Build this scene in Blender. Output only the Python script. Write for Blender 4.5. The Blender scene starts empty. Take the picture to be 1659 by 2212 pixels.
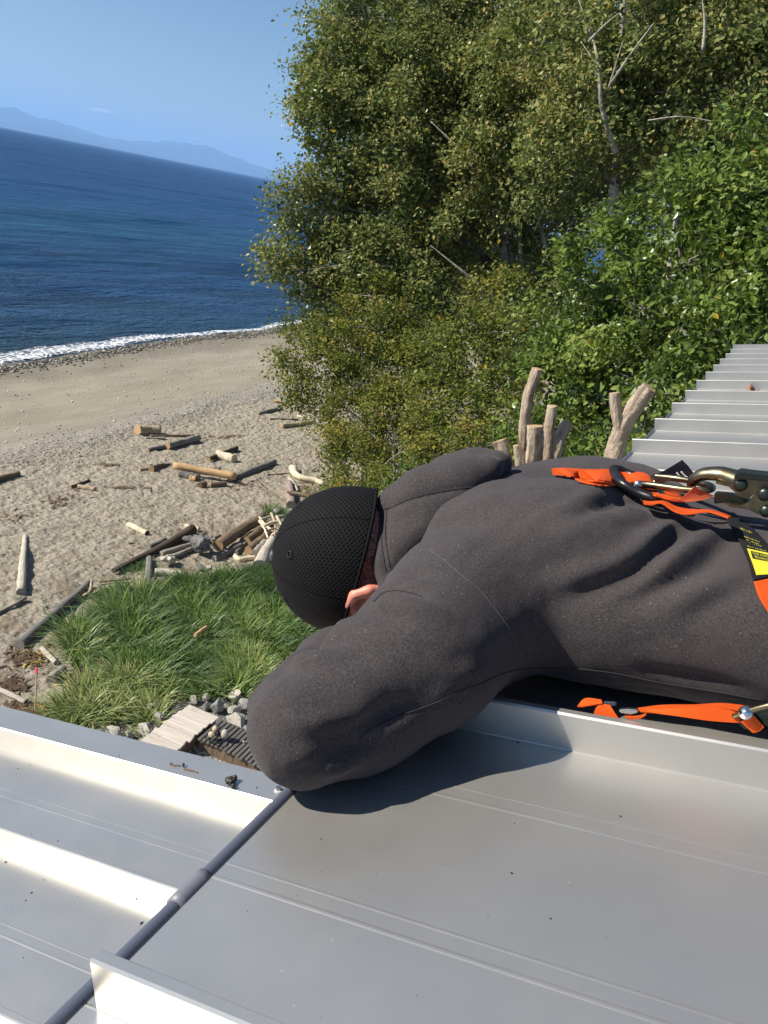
import bpy, math, random
import numpy as np
from mathutils import Vector, Matrix, Quaternion
from mathutils.bvhtree import BVHTree

SC = bpy.context.scene
COL = SC.collection
rng = np.random.default_rng(7)
random.seed(7)
R = math.radians

# ------------------------------------------------------------------ camera, sky, sun, exposure
CAM = np.array([0.0, 0.0, 9.0])
FPX = 829.0                                   # focal length for a 768 x 1024 picture
RW = np.array([[0.88092831, -0.30695392, 0.36020078],     # world axes expressed in camera axes
               [0.43774852, 0.23928485, -0.86667121],
               [0.17983754, 0.92115257, 0.34516142]])
camd = bpy.data.cameras.new('camera')
camo = bpy.data.objects.new('camera', camd)
COL.objects.link(camo)
camd.sensor_fit = 'VERTICAL'
camd.sensor_height = 36.0
camd.sensor_width = 27.0
camd.lens = FPX / 1024 * 36.0
camd.clip_start = 0.02
camd.clip_end = 150000
mw = Matrix.Identity(4)
for i in range(3):
    for j in range(3):
        mw[i][j] = RW[i][j]
    mw[i][3] = CAM[i]
camo.matrix_world = mw
SC.camera = camo

SUN_EL = R(38)
SUN_TO = np.array([-0.86, -0.51])
SUN_TO = SUN_TO / np.linalg.norm(SUN_TO)
SUN_VEC = Vector((SUN_TO[0] * math.cos(SUN_EL), SUN_TO[1] * math.cos(SUN_EL), math.sin(SUN_EL)))
W = bpy.data.worlds.new('World')
SC.world = W
W.use_nodes = True
_nt = W.node_tree
_bg = _nt.nodes['Background']
_sky = _nt.nodes.new('ShaderNodeTexSky')
_sky.sky_type = 'NISHITA'
_sky.sun_disc = False
_sky.sun_elevation = SUN_EL
_sky.sun_rotation = math.atan2(SUN_TO[0], SUN_TO[1])
_sky.altitude = 0
_sky.air_density = 1.0
_sky.dust_density = 0.05
_sky.ozone_density = 4.5
_nt.links.new(_sky.outputs[0], _bg.inputs[0])
_bg.inputs[1].default_value = 0.057
sund = bpy.data.lights.new('sun', 'SUN')
sund.energy = 4.7
sund.angle = R(0.53)
sund.color = (1.0, 0.93, 0.81)
suno = bpy.data.objects.new('sun', sund)
COL.objects.link(suno)
suno.rotation_euler = SUN_VEC.to_track_quat('Z', 'Y').to_euler()
suno.location = (-20, -10, 40)
vs = SC.view_settings
SC.display_settings.display_device = 'sRGB'
vs.view_transform = 'Standard'
vs.look = 'None'
vs.exposure = 0.76
vs.gamma = 1.0
vs.use_curve_mapping = False
SC.cycles.max_bounces = 8
SC.cycles.volume_bounces = 2
SC.cycles.use_denoising = True

# ------------------------------------------------------------------ view helpers (photograph units: 1659 x 2212)
DPX = 768 / 1659.0
def ray(x, y):
    c = np.array([x * DPX - 384, -(y * DPX - 512), -FPX])
    return RW @ (c / np.linalg.norm(c))
def at_y(x, y, Y):
    v = ray(x, y)
    return CAM + v * (Y / v[1])
def crop(ox, oy, s):                           # a zoomed view of the photograph -> photograph units
    return lambda x, y: ((ox + x / s) * 0.8640625, (oy + y / s) * 0.8640625)
c1 = crop(600, 1100, 2.37); c2 = crop(1200, 1100, 2.304); c3 = crop(0, 1000, 2.0232); c4 = crop(0, 1400, 2.0232)
c5 = crop(0, 1780, 2.183); c6 = crop(700, 1700, 1.36); c7 = crop(200, 1700, 3.19); c8 = crop(1100, 800, 2.0232)
cf = crop(1350, 1120, 2.91); cs = crop(1400, 1700, 3.19); ch = crop(680, 1200, 5.184); cp = crop(300, 1250, 3.95)
ct = crop(640, 0, 1.296)

# ------------------------------------------------------------------ object helpers
def tag(o, label=None, cat=None, group=None, kind=None):
    if label: o['label'] = label
    if cat: o['category'] = cat
    if group: o['group'] = group
    if kind: o['kind'] = kind
    return o
WL = {}                                         # world place of every parent
def adopt(o, parent):
    if parent is not None:
        o.parent = parent
        o.matrix_parent_inverse = Matrix.Translation(tuple(-float(v) for v in WL.get(parent.name, (0, 0, 0))))
def empty(name, loc=(0, 0, 0), parent=None):
    o = bpy.data.objects.new(name, None)
    COL.objects.link(o)
    o.location = tuple(float(v) for v in loc)
    o.empty_display_size = 0.1
    WL[o.name] = tuple(loc)
    adopt(o, parent)
    return o
def mesh_np(V, F, smooth=True):
    """V (n,3); F a list of index arrays (m,3) / (m,4) or one array"""
    if not isinstance(F, list): F = [F]
    F = [np.asarray(f, dtype=np.int32) for f in F if len(f)]
    me = bpy.data.meshes.new('mesh')
    V = np.ascontiguousarray(V, dtype=np.float32)
    me.vertices.add(len(V))
    me.vertices.foreach_set('co', V.ravel())
    nl = sum(f.size for f in F)
    npoly = sum(len(f) for f in F)
    me.loops.add(nl)
    me.polygons.add(npoly)
    me.loops.foreach_set('vertex_index', np.concatenate([f.ravel() for f in F]))
    starts, c = [], 0
    for f in F:
        starts.append(c + np.arange(len(f)) * f.shape[1]); c += f.size
    me.polygons.foreach_set('loop_start', np.concatenate(starts).astype(np.int32))
    me.polygons.foreach_set('use_smooth', np.full(npoly, bool(smooth)))
    me.update(calc_edges=True)
    return me
def link(name, me, mats=None, parent=None, org=None):
    """mesh in world coordinates; org moves the object's own origin"""
    o = bpy.data.objects.new(name, me)
    COL.objects.link(o)
    if org is not None:
        me.transform(Matrix.Translation(tuple(-float(v) for v in org)))
        o.location = tuple(float(v) for v in org)
        WL[o.name] = tuple(org)
    adopt(o, parent)
    if mats is not None:
        for m in (mats if isinstance(mats, (list, tuple)) else [mats]): me.materials.append(m)
    return o
def attr(me, name, arr):
    a = me.attributes.new(name, 'FLOAT', 'POINT')
    a.data.foreach_set('value', np.asarray(arr, dtype=np.float32))
class MB:
    """collects pieces for one mesh"""
    def __init__(s): s.V = []; s.T = []; s.Q = []; s.n = 0
    def add(s, V, T=None, Q=None):
        V = np.asarray(V, float)
        if T is not None and len(T): s.T.append(np.asarray(T) + s.n)
        if Q is not None and len(Q): s.Q.append(np.asarray(Q) + s.n)
        s.V.append(V); s.n += len(V)
        return s
    def mesh(s, smooth=True):
        F = []
        if s.T: F.append(np.concatenate(s.T))
        if s.Q: F.append(np.concatenate(s.Q))
        return mesh_np(np.concatenate(s.V), F, smooth)
BOXQ = np.array([[0, 1, 3, 2], [4, 6, 7, 5], [0, 4, 5, 1], [2, 3, 7, 6], [0, 2, 6, 4], [1, 5, 7, 3]])
def box8(P):                                    # P ordered x,y,z bits: index = 4*x+2*y+z
    return np.asarray(P, float), BOXQ
def box(c, half, M=None):
    P = np.array([[x, y, z] for x in (-1, 1) for y in (-1, 1) for z in (-1, 1)], float) * np.asarray(half)
    if M is not None: P = P @ np.asarray(M).T
    return P + np.asarray(c), BOXQ
def frames(P):
    """parallel-transport frames along a polyline"""
    P = np.asarray(P, float)
    T = np.gradient(P, axis=0)
    T /= np.linalg.norm(T, axis=1)[:, None] + 1e-12
    a = np.array([0, 0, 1.0]) if abs(T[0][2]) < .9 else np.array([1.0, 0, 0])
    n = np.cross(T[0], a); n /= np.linalg.norm(n)
    Ns = []
    for t in T:
        n = n - t * np.dot(n, t); n /= np.linalg.norm(n) + 1e-12
        Ns.append(n)
    Ns = np.array(Ns)
    return T, Ns, np.cross(T, Ns)
def tube(P, rad, k=8, caps=True, noise=0.0, seed=0, flat=1.0):
    P = np.asarray(P, float)
    n = len(P)
    rad = np.broadcast_to(np.asarray(rad, float), (n,))
    T, N, B = frames(P)
    a = np.arange(k) / k * 2 * np.pi
    rr = np.ones((n, k))
    if noise:
        g = np.random.default_rng(seed)
        base = g.normal(0, 1, k); base = (base + np.roll(base, 1) + np.roll(base, -1)) / 2
        rr = 1 + noise * (base[None] * .8 + g.normal(0, .45, (n, k)))
    V = P[:, None] + (N[:, None] * np.cos(a)[None, :, None] + B[:, None] * (np.sin(a) * flat)[None, :, None]) * (rad[:, None] * rr)[..., None]
    V = V.reshape(-1, 3)
    i = np.arange(n - 1)[:, None] * k; j = np.arange(k)[None]; j2 = (j + 1) % k
    Q = np.stack([i + j, i + j2, i + k + j2, i + k + j], -1).reshape(-1, 4)
    Tr = []
    if caps:
        c0 = len(V); V = np.vstack([V, P[0], P[-1]])
        jj = np.arange(k)
        Tr = np.vstack([np.stack([np.full(k, c0), (jj + 1) % k, jj], -1),
                        np.stack([np.full(k, c0 + 1), (n - 1) * k + jj, (n - 1) * k + (jj + 1) % k], -1)])
    return V, Tr, Q
def resample(P, n):
    P = np.asarray(P, float)
    if len(P) < 3: 
        t = np.linspace(0, 1, n)[:, None]; return P[0] * (1 - t) + P[-1] * t
    d = np.r_[0, np.cumsum(np.linalg.norm(np.diff(P, axis=0), axis=1))]
    # Catmull-Rom through the points
    t = np.linspace(0, d[-1], n)
    m = np.zeros_like(P)
    m[1:-1] = (P[2:] - P[:-2]) / (d[2:] - d[:-2])[:, None]
    m[0] = (P[1] - P[0]) / (d[1] - d[0]); m[-1] = (P[-1] - P[-2]) / (d[-1] - d[-2])
    k = np.clip(np.searchsorted(d, t, side='right') - 1, 0, len(P) - 2)
    h = (d[k + 1] - d[k]); u = ((t - d[k]) / h)[:, None]; h = h[:, None]
    return ((2 * u**3 - 3 * u**2 + 1) * P[k] + (u**3 - 2 * u**2 + u) * h * m[k] + (-2 * u**3 + 3 * u**2) * P[k + 1] + (u**3 - u**2) * h * m[k + 1])
def _hash(ix, iy, iz, s):
    h = (ix * 374761393 + iy * 668265263 + iz * 2147483647 + s * 974711) & 0xffffffff
    h = ((h ^ (h >> 13)) * 1274126177) & 0xffffffff
    h = h ^ (h >> 16)
    return (h & 0xffff) / 65535.0
def vnoise(P, scale, seed=0):
    """value noise in [-1,1]; P (n,2) or (n,3)"""
    P = np.asarray(P, float) * scale
    if P.shape[1] == 2: P = np.c_[P, np.zeros(len(P))]
    i = np.floor(P).astype(np.int64); f = P - i; f = f * f * (3 - 2 * f)
    out = 0
    for dx in (0, 1):
        for dy in (0, 1):
            for dz in (0, 1):
                w = (f[:, 0] if dx else 1 - f[:, 0]) * (f[:, 1] if dy else 1 - f[:, 1]) * (f[:, 2] if dz else 1 - f[:, 2])
                out = out + w * _hash(i[:, 0] + dx, i[:, 1] + dy, i[:, 2] + dz, seed)
    return out * 2 - 1

# ------------------------------------------------------------------ materials
class NT:
    def __init__(s, name):
        s.m = bpy.data.materials.new(name); s.m.use_nodes = True
        s.t = s.m.node_tree; s.n = s.t.nodes; s.b = s.n['Principled BSDF']; s.out = s.n['Material Output']
    def node(s, typ, **kw):
        n = s.n.new(typ)
        for k, v in kw.items(): setattr(n, k, v)
        return n
    def to(s, inp, v):
        if hasattr(v, 'is_output') or isinstance(v, bpy.types.NodeSocket): s.t.links.new(v, inp)
        else: inp.default_value = v
    def P(s, **kw):
        names = dict(color='Base Color', rough='Roughness', metal='Metallic', ior='IOR', spec='Specular IOR Level', alpha='Alpha', normal='Normal',
                     sheen='Sheen Weight', sheenr='Sheen Roughness', sub='Subsurface Weight', coat='Coat Weight', trans='Transmission Weight', sheent='Sheen Tint')
        for k, v in kw.items():
            i = s.b.inputs[names[k]]
            if k in ('color', 'sheent') and isinstance(v, tuple) and len(v) == 3: v = (*v, 1)
            s.to(i, v)
        return s
    def coord(s, which='Object', scale=(1, 1, 1), rot=(0, 0, 0)):
        c = s.node('ShaderNodeTexCoord'); m = s.node('ShaderNodeMapping')
        m.inputs['Scale'].default_value = scale; m.inputs['Rotation'].default_value = rot
        s.t.links.new(c.outputs[which], m.inputs[0]); return m.outputs[0]
    def pos(s, scale=(1, 1, 1), rot=(0, 0, 0)):
        c = s.node('ShaderNodeNewGeometry'); m = s.node('ShaderNodeMapping')
        m.inputs['Scale'].default_value = scale; m.inputs['Rotation'].default_value = rot
        s.t.links.new(c.outputs['Position'], m.inputs[0]); return m.outputs[0]
    def noise(s, vec, scale, detail=4, rough=.55, out='Fac', dist=0.0):
        n = s.node('ShaderNodeTexNoise'); n.inputs['Scale'].default_value = scale; n.inputs['Detail'].default_value = detail
        n.inputs['Roughness'].default_value = rough; n.inputs['Distortion'].default_value = dist
        if vec is not None: s.t.links.new(vec, n.inputs['Vector'])
        return n.outputs[out]
    def voro(s, vec, scale, feature='F1', out='Distance', rnd=1.0):
        n = s.node('ShaderNodeTexVoronoi', feature=feature); n.inputs['Scale'].default_value = scale; n.inputs['Randomness'].default_value = rnd
        if vec is not None: s.t.links.new(vec, n.inputs['Vector'])
        return n.outputs[out]
    def ramp(s, fac, stops, interp='LINEAR'):
        n = s.node('ShaderNodeValToRGB'); cr = n.color_ramp; cr.interpolation = interp
        while len(cr.elements) < len(stops): cr.elements.new(0.5)
        for e, (p, c) in zip(cr.elements, stops):
            e.position = p; e.color = (*c, 1) if not isinstance(c, (int, float)) else (c, c, c, 1)
        s.t.links.new(fac, n.inputs[0]); return n.outputs[0]
    def mix(s, fac, a, b, blend='MIX'):
        n = s.node('ShaderNodeMix', data_type='RGBA', blend_type=blend)
        for i, v in ((0, fac), (6, a), (7, b)):
            if isinstance(v, tuple) and len(v) == 3: v = (*v, 1)
            s.to(n.inputs[i], v)
        return n.outputs[2]
    def math(s, op, a, b=0.0):
        n = s.node('ShaderNodeMath', operation=op); s.to(n.inputs[0], a); s.to(n.inputs[1], b); return n.outputs[0]
    def bump(s, h, strength=.5, dist=.01, normal=None):
        n = s.node('ShaderNodeBump'); n.inputs['Strength'].default_value = strength; n.inputs['Distance'].default_value = dist
        s.t.links.new(h, n.inputs['Height'])
        if normal is not None: s.t.links.new(normal, n.inputs['Normal'])
        return n.outputs[0]
    def attr(s, name, out='Fac'):
        n = s.node('ShaderNodeAttribute', attribute_name=name); return n.outputs[out]
def simple(name, color, rough=.6, metal=0.0, **kw):
    return NT(name).P(color=color, rough=rough, metal=metal, **kw).m

# roof metal: semi-gloss coated steel, faint oil-canning and dust
def roof_metal(name, col, rough=.36, metal=.85):
    n = NT(name)
    p = n.pos()
    c = n.mix(n.ramp(n.noise(p, 3.0, 5, .6), [(.3, 0.0), (.75, 1.0)]), tuple(x * .94 for x in col), tuple(min(1, x * 1.05) for x in col))
    sp = n.ramp(n.voro(p, 28), [(.02, 1.0), (.05, 0.0)])
    c = n.mix(n.math('MULTIPLY', sp, .5), c, (.75, .74, .7))
    ro = n.ramp(n.noise(p, 9, 4, .6), [(.3, rough - .035), (.7, rough + .045)])
    h = n.math('ADD', n.math('MULTIPLY', n.noise(n.pos((.5, 3, 1)), 1.3, 2), 1.0), n.math('MULTIPLY', n.noise(p, 900, 2), .012))
    return n.P(color=c, rough=ro, metal=metal, normal=n.bump(h, .25, .006)).m
M_ROOF = roof_metal('coated_steel', (.505, .492, .465), .385, .72)
M_PIPE = NT('blue_grey_plastic').P(color=(.085, .095, .13), rough=.42).m
M_WALL = NT('painted_wall'); M_WALL = M_WALL.P(color=(.42, .42, .40), rough=.7).m
M_FASCIA = simple('white_fascia', (.6, .6, .58), .5)

# ------------------------------------------------------------------ roof frame
SL = math.radians(13.987)
UV = np.array([math.cos(SL), 0, math.sin(SL)]); NV = np.array([-math.sin(SL), 0, math.cos(SL)]); YV = np.array([0, 1.0, 0])
OR = CAM - .5 * NV
def rp(s, y, h):
    s, y, h = np.broadcast_arrays(np.asarray(s, float), np.asarray(y, float), np.asarray(h, float))
    return OR + s[..., None] * UV + y[..., None] * YV + h[..., None] * NV
def to_rf(P):
    d = np.asarray(P) - OR
    return d @ UV, d[..., 1], d @ NV
def rpx(x, y, Y):                                # pixel at distance Y along the eave -> roof frame (s, y, h)
    s, yy, h = to_rf(at_y(x, y, Y)); return np.array([float(s), float(yy), float(h)])
EAVE = -.440
def extrude_rf(profile, s0, s1, hoff=0.0, closed=True, cap=True, seg=1):
    """profile [(y,h)...] extruded along the slope"""
    pr = np.asarray(profile, float); k = len(pr)
    ss = np.linspace(s0, s1, seg + 1)
    V = np.concatenate([rp(np.full(k, s), pr[:, 0], pr[:, 1] + hoff) for s in ss])
    m = k if closed else k - 1
    Q = []
    for q in range(seg):
        for i in range(m):
            j = (i + 1) % k
            Q.append([q * k + i, (q + 1) * k + i, (q + 1) * k + j, q * k + j])
    return V, np.array(Q)
def fin_profile(y, h=.045, far=True):
    return [(y, -.002), (y, h - .0025), (y + .0018, h), (y + .0105, h), (y + .0125, h - .002), (y + .0125, h - .013), (y + .0108, h - .013), (y + .0105, h - .0035), (y + .003, h - .005), (y + .0025, -.002)]
def pan_profile(y0, y1, ribs):
    pr = [(y0 + .0025, 0.0)]
    for r in ribs:                                   # two pencil beads, the near one a little fuller
        for c, w, hh in ((r - .010, .0030, .00042), (r + .010, .0020, .00026)):
            pr += [(c - w, 0), (c - w * .5, hh * .8), (c, hh), (c + w * .5, hh * .8), (c + w, 0)]
    pr += [(y1 - .0004, 0), (y1 - .0002, .0004), (y1, .0008)]
    return pr
house = empty('house', (3, 3, 0))
tag(house, 'house with a silver standing-seam metal roof that the person in grey lies on', 'house')
def roof_panel(parent, y0, sp, ribs, s0, s1, hoff=0.0, fin_over=.018, finh=.045):
    V, Q = extrude_rf(pan_profile(y0, y0 + sp, ribs), s0, s1, hoff, closed=False)
    # turned-down hem at the eave
    e = len(ribs) * 4 + 4
    pr = np.array(pan_profile(y0, y0 + sp, ribs))
    k = len(pr)
    V2 = np.concatenate([rp(np.full(k, s0), pr[:, 0], pr[:, 1] + hoff), rp(np.full(k, s0 - .004), pr[:, 0], np.full(k, hoff - .012))])
    Q2 = np.array([[i, i + 1, k + i + 1, k + i] for i in range(k - 1)])
    mb = MB().add(V, None, Q).add(V2, None, Q2)
    o = link('roof_panel', mb.mesh(False), M_ROOF, parent)
    f = fin_profile(y0, finh)
    k = len(f)
    V, Q = extrude_rf(f, s0 - fin_over, s1, hoff)
    caps = [[0, 1, 9], [1, 8, 9], [1, 2, 8], [2, 7, 8], [2, 3, 7], [3, 4, 7], [4, 6, 7], [4, 5, 6]]
    caps = np.array(caps)
    link('standing_seam', MB().add(V, np.vstack([caps, caps[:, ::-1] + k]), Q).mesh(False), M_ROOF, o)
    return o
SP = .457
YS0 = .380
ny0, ny1 = -3, 15
RIDGE = 6.2
def ysm(k): return YS0 + k * SP - (.030 if k <= 0 else 0)
for k in range(ny0, ny1):
    y0, y1 = ysm(k), ysm(k + 1)
    roof_panel(house, y0, y1 - y0, [y1 - .322, y1 - .125], EAVE, RIDGE, fin_over=.006 if k else -.012)
YEND0, YEND1 = ysm(ny0), ysm(ny1)
# far gable end trim
o = link('gable_trim', MB().add(*(lambda r: (r[0], None, r[1]))(extrude_rf([(YEND1, -.12), (YEND1, .047), (YEND1 + .05, .047), (YEND1 + .05, -.12)], EAVE - .02, RIDGE))).mesh(False), M_ROOF, house)
# blue-grey tube along the eave with its coupling sleeve
ya = np.linspace(YEND0, YEND1, 60)
o = pipe = link('eave_pipe', MB().add(*tube(rp(np.full(60, EAVE - .009), ya, np.full(60, -.004)), .0072, 14)).mesh(), M_PIPE, house)
ysl = np.linspace(.462, .505, 6)
sl = link('coupling_sleeve', MB().add(*tube(rp(np.full(6, EAVE - .009), ysl, np.full(6, -.004)), [.0090, .0094, .0094, .0094, .0094, .0090], 18)).mesh(), simple('sleeve_plastic', (.16, .165, .19), .45), pipe)
# soffit, fascia and walls under the upper roof
V, Q = extrude_rf([(YEND0, -.02), (YEND1, -.02), (YEND1, -.18), (YEND0, -.18)], EAVE + .01, RIDGE)
o = link('roof_deck', MB().add(V, None, Q).mesh(False), M_FASCIA, house)
V, Q = box8([[x, y, z] for x in (EAVE + .42, 6.1) for y in (YEND0 + .3, YEND1 - .3) for z in (0, 8.32)])
V[V[:, 0] > 3] += 0
for i in range(8):
    if V[i, 2] > 1: V[i, 2] = 8.28 + (V[i, 0]) * math.tan(SL)
o = link('wall', MB().add(V, None, Q).mesh(False), M_WALL, house)

# lower roof of the porch: same slope, half a metre lower, ends in a flat edge trim
porch = empty('porch', (-2, 0, 0))
tag(porch, 'lower porch roof of pale metal beside the eave, with a flat grey edge trim', 'porch')
LH = -.5
SPL = .305
YT = 1.186
ys = [.912 - SPL * k for k in range(0, 10)]
LS0, LS1 = -4.2, -.25
for k, y0 in enumerate(ys):
    sp = SPL if k else YT - .912
    roof_panel(porch, y0, sp, [y0 + sp * .5], LS0, LS1, LH)
tr = [(YT, 0), (YT, .0465), (YT + .003, .049), (YT + .082, .049), (YT + .085, .046), (YT + .085, -.10), (YT + .083, -.10), (YT + .083, .0), ]
V, Q = extrude_rf(tr, LS0 - .01, LS1, LH)
o = link('edge_trim', MB().add(V, None, Q).mesh(False), M_ROOF, porch)
V, Q = extrude_rf([(ys[-1], -.02), (YT + .07, -.02), (YT + .07, -.16), (ys[-1], -.16)], LS0 + .01, LS1, LH)
o = link('roof_deck', MB().add(V, None, Q).mesh(False), M_FASCIA, porch)
for yy in (YT - .08, ys[-1] + .2):
    P = rp(LS0 + .4, yy, LH - .1)
    V, Q = box((P[0], P[1], P[2] / 2 - .02), (.07, .07, P[2] / 2))
    o = link('post', MB().add(V, None, Q).mesh(False), M_FASCIA, porch)

# ------------------------------------------------------------------ implicit surfaces for the person
class Field:
    def __init__(s, lo, hi, vox):
        s.vox = vox; s.lo = np.asarray(lo, float)
        s.n = np.ceil((np.asarray(hi) - s.lo) / vox).astype(int) + 1
        s.F = np.full(s.n, 0.2, dtype=np.float32)
        s.ax = [s.lo[i] + vox * np.arange(s.n[i]) for i in range(3)]
    def sub(s, lo, hi):
        a = np.clip(np.floor((np.asarray(lo) - s.lo) / s.vox).astype(int), 0, s.n - 1)
        b = np.clip(np.ceil((np.asarray(hi) - s.lo) / s.vox).astype(int) + 1, 1, s.n)
        sl = tuple(slice(int(i), int(j)) for i, j in zip(a, b))
        X, Y, Z = np.meshgrid(s.ax[0][sl[0]], s.ax[1][sl[1]], s.ax[2][sl[2]], indexing='ij', sparse=True)
        return sl, X, Y, Z
    def union(s, sl, d, k):
        a = s.F[sl]
        if k > 0:
            h = np.clip(.5 + .5 * (a - d) / k, 0, 1)
            s.F[sl] = a * (1 - h) + d * h - k * h * (1 - h)
        else: s.F[sl] = np.minimum(a, d)
    def cut(s, sl, d, k):
        a = s.F[sl]; d = -d
        h = np.clip(.5 - .5 * (a - d) / k, 0, 1)
        s.F[sl] = a * (1 - h) + d * h + k * h * (1 - h)
    def cone(s, a, b, ra, rb, k=.02, cut=False):
        a = np.asarray(a, float); b = np.asarray(b, float); m = max(ra, rb) + .06
        sl, X, Y, Z = s.sub(np.minimum(a, b) - m, np.maximum(a, b) + m)
        ba = b - a; L = max(ba @ ba, 1e-9)
        t = np.clip(((X - a[0]) * ba[0] + (Y - a[1]) * ba[1] + (Z - a[2]) * ba[2]) / L, 0, 1)
        d = np.sqrt((X - a[0] - t * ba[0])**2 + (Y - a[1] - t * ba[1])**2 + (Z - a[2] - t * ba[2])**2) - (ra + (rb - ra) * t)
        (s.cut if cut else s.union)(sl, d, k)
        return s
    def chain(s, pts, rad, k=.02):
        for i in range(len(pts) - 1): s.cone(pts[i], pts[i + 1], rad[i], rad[i + 1], k)
        return s
    def ell(s, c, r, M=None, k=.02, cut=False):
        c = np.asarray(c, float); r = np.asarray(r, float); m = r.max() + .06
        sl, X, Y, Z = s.sub(c - m, c + m)
        M = np.eye(3) if M is None else np.asarray(M)      # rows = local axes
        q = [(X - c[0]) * M[i][0] + (Y - c[1]) * M[i][1] + (Z - c[2]) * M[i][2] for i in range(3)]
        k0 = np.sqrt((q[0] / r[0])**2 + (q[1] / r[1])**2 + (q[2] / r[2])**2)
        k1 = np.sqrt((q[0] / r[0]**2)**2 + (q[1] / r[1]**2)**2 + (q[2] / r[2]**2)**2) + 1e-9
        (s.cut if cut else s.union)(sl, k0 * (k0 - 1) / k1, k)
        return s
    def mesh(s):
        F = s.F; sg = F < 0
        c = np.zeros(tuple(s.n - 1), dtype=np.int8)
        off = [(x, y, z) for x in (0, 1) for y in (0, 1) for z in (0, 1)]
        m = s.n - 1
        for x, y, z in off: c += sg[x:x + m[0], y:y + m[1], z:z + m[2]]
        act = np.argwhere((c > 0) & (c < 8))
        idx = np.full(tuple(m), -1, dtype=np.int32); idx[tuple(act.T)] = np.arange(len(act))
        f = np.stack([F[act[:, 0] + x, act[:, 1] + y, act[:, 2] + z] for x, y, z in off], 1)
        O = np.array(off, float); acc = np.zeros((len(act), 3)); cnt = np.zeros(len(act))
        for i in range(8):
            for j in range(i + 1, 8):
                if np.abs(O[i] - O[j]).sum() != 1: continue
                a, b = f[:, i], f[:, j]; w = (a < 0) != (b < 0)
                t = np.where(w, a / np.where(w, a - b, 1), 0)
                acc += (O[i] + t[:, None] * (O[j] - O[i])) * w[:, None]; cnt += w
        V = s.lo + s.vox * (act + acc / cnt[:, None])
        Q = []
        for ax in range(3):
            u, v = (ax + 1) % 3, (ax + 2) % 3
            A = [slice(None)] * 3; A[ax] = slice(0, -1); B = [slice(None)] * 3; B[ax] = slice(1, None)
            e = np.argwhere(sg[tuple(A)] != sg[tuple(B)])
            e = e[(e[:, u] > 0) & (e[:, v] > 0) & (e[:, u] < s.n[u] - 1) & (e[:, v] < s.n[v] - 1)]
            def cell(du, dv):
                g = e.copy(); g[:, u] += du; g[:, v] += dv; return idx[tuple(g.T)]
            q = np.stack([cell(-1, -1), cell(0, -1), cell(0, 0), cell(-1, 0)], 1)
            fl = sg[tuple(A)][tuple(e.T)]
            q[~fl] = q[~fl][:, ::-1]
            Q.append(q)
        return V, np.concatenate(Q)
def vnormals(V, Q):
    n = np.cross(V[Q[:, 2]] - V[Q[:, 0]], V[Q[:, 3]] - V[Q[:, 1]])
    N = np.zeros_like(V)
    for i in range(4): np.add.at(N, Q[:, i], n)
    return N / (np.linalg.norm(N, axis=1)[:, None] + 1e-12)
def smooth_v(V, Q, it=2, lam=.5):
    A = np.concatenate([Q[:, [0, 1]], Q[:, [1, 2]], Q[:, [2, 3]], Q[:, [3, 0]]])
    for _ in range(it):
        S = np.zeros_like(V); C = np.zeros(len(V))
        np.add.at(S, A[:, 0], V[A[:, 1]]); np.add.at(C, A[:, 0], 1)
        np.add.at(S, A[:, 1], V[A[:, 0]]); np.add.at(C, A[:, 1], 1)
        V = V * (1 - lam) + lam * S / C[:, None]
    return V
def to_world(V): return rp(V[:, 0], V[:, 1], V[:, 2])
def bvh(V, Q): return BVHTree.FromPolygons([tuple(v) for v in V], [tuple(int(i) for i in q) for q in Q])
def hit(tree, x, y, lift=0.0):
    v = ray(x, y)
    loc, nor, i, d = tree.ray_cast(Vector(CAM), Vector(v))
    if loc is None: return None, None
    n = np.array(nor); 
    if n @ v > 0: n = -n
    return np.array(loc) + n * lift, n
def surf_line(tree, pts, n=24, lift=0.0):
    """a line drawn along a surface, through points given in photograph units"""
    P2 = resample(np.array(pts, float), n)
    out, nor = [], []
    for x, y in P2:
        p, m = hit(tree, x, y, lift)
        if p is not None: out.append(p); nor.append(m)
    return np.array(out), np.array(nor)
def fold(V, N, tree, pts, sig, amp, n=24, taper=True):
    L, _ = surf_line(tree, pts, n)
    if len(L) < 2: return V
    L = resample(L, 60)
    tt = np.linspace(0, 1, 60)
    w = np.sin(np.pi * np.clip(tt * .96 + .02, 0, 1))**.6 if taper else np.ones(60)
    lo, hi = L.min(0) - 3.2 * sig, L.max(0) + 3.2 * sig
    m = np.where(((V > lo) & (V < hi)).all(1))[0]
    if not len(m): return V
    d = np.linalg.norm(V[m][:, None] - L[None], axis=2)
    j = d.argmin(1); dm = d[np.arange(len(m)), j]
    V[m] += N[m] * (amp * w[j] * np.exp(-.5 * (dm / sig)**2))[:, None]
    return V

# ------------------------------------------------------------------ person: body, hoodie, hood, cap, jeans, boots
person = empty('person', rp(-.1, 1.09, 0))
tag(person, 'person in a charcoal hoodie and black mesh cap lying face down over the roof edge', 'person')
NECK = np.array([-.43, 1.085, .135])
HC = rpx(757, 1212, 1.02)                        # head centre in the roof frame (slope, along the eave, height)
def rfv(w): return np.array([w @ UV, w[1], w @ NV])
vw_ = rp(*HC) - CAM; vw_ /= np.linalg.norm(vw_)
rw_ = RW[:, 0] - vw_ * (RW[:, 0] @ vw_); rw_ /= np.linalg.norm(rw_)
uw_ = np.cross(rw_, vw_)
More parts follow.
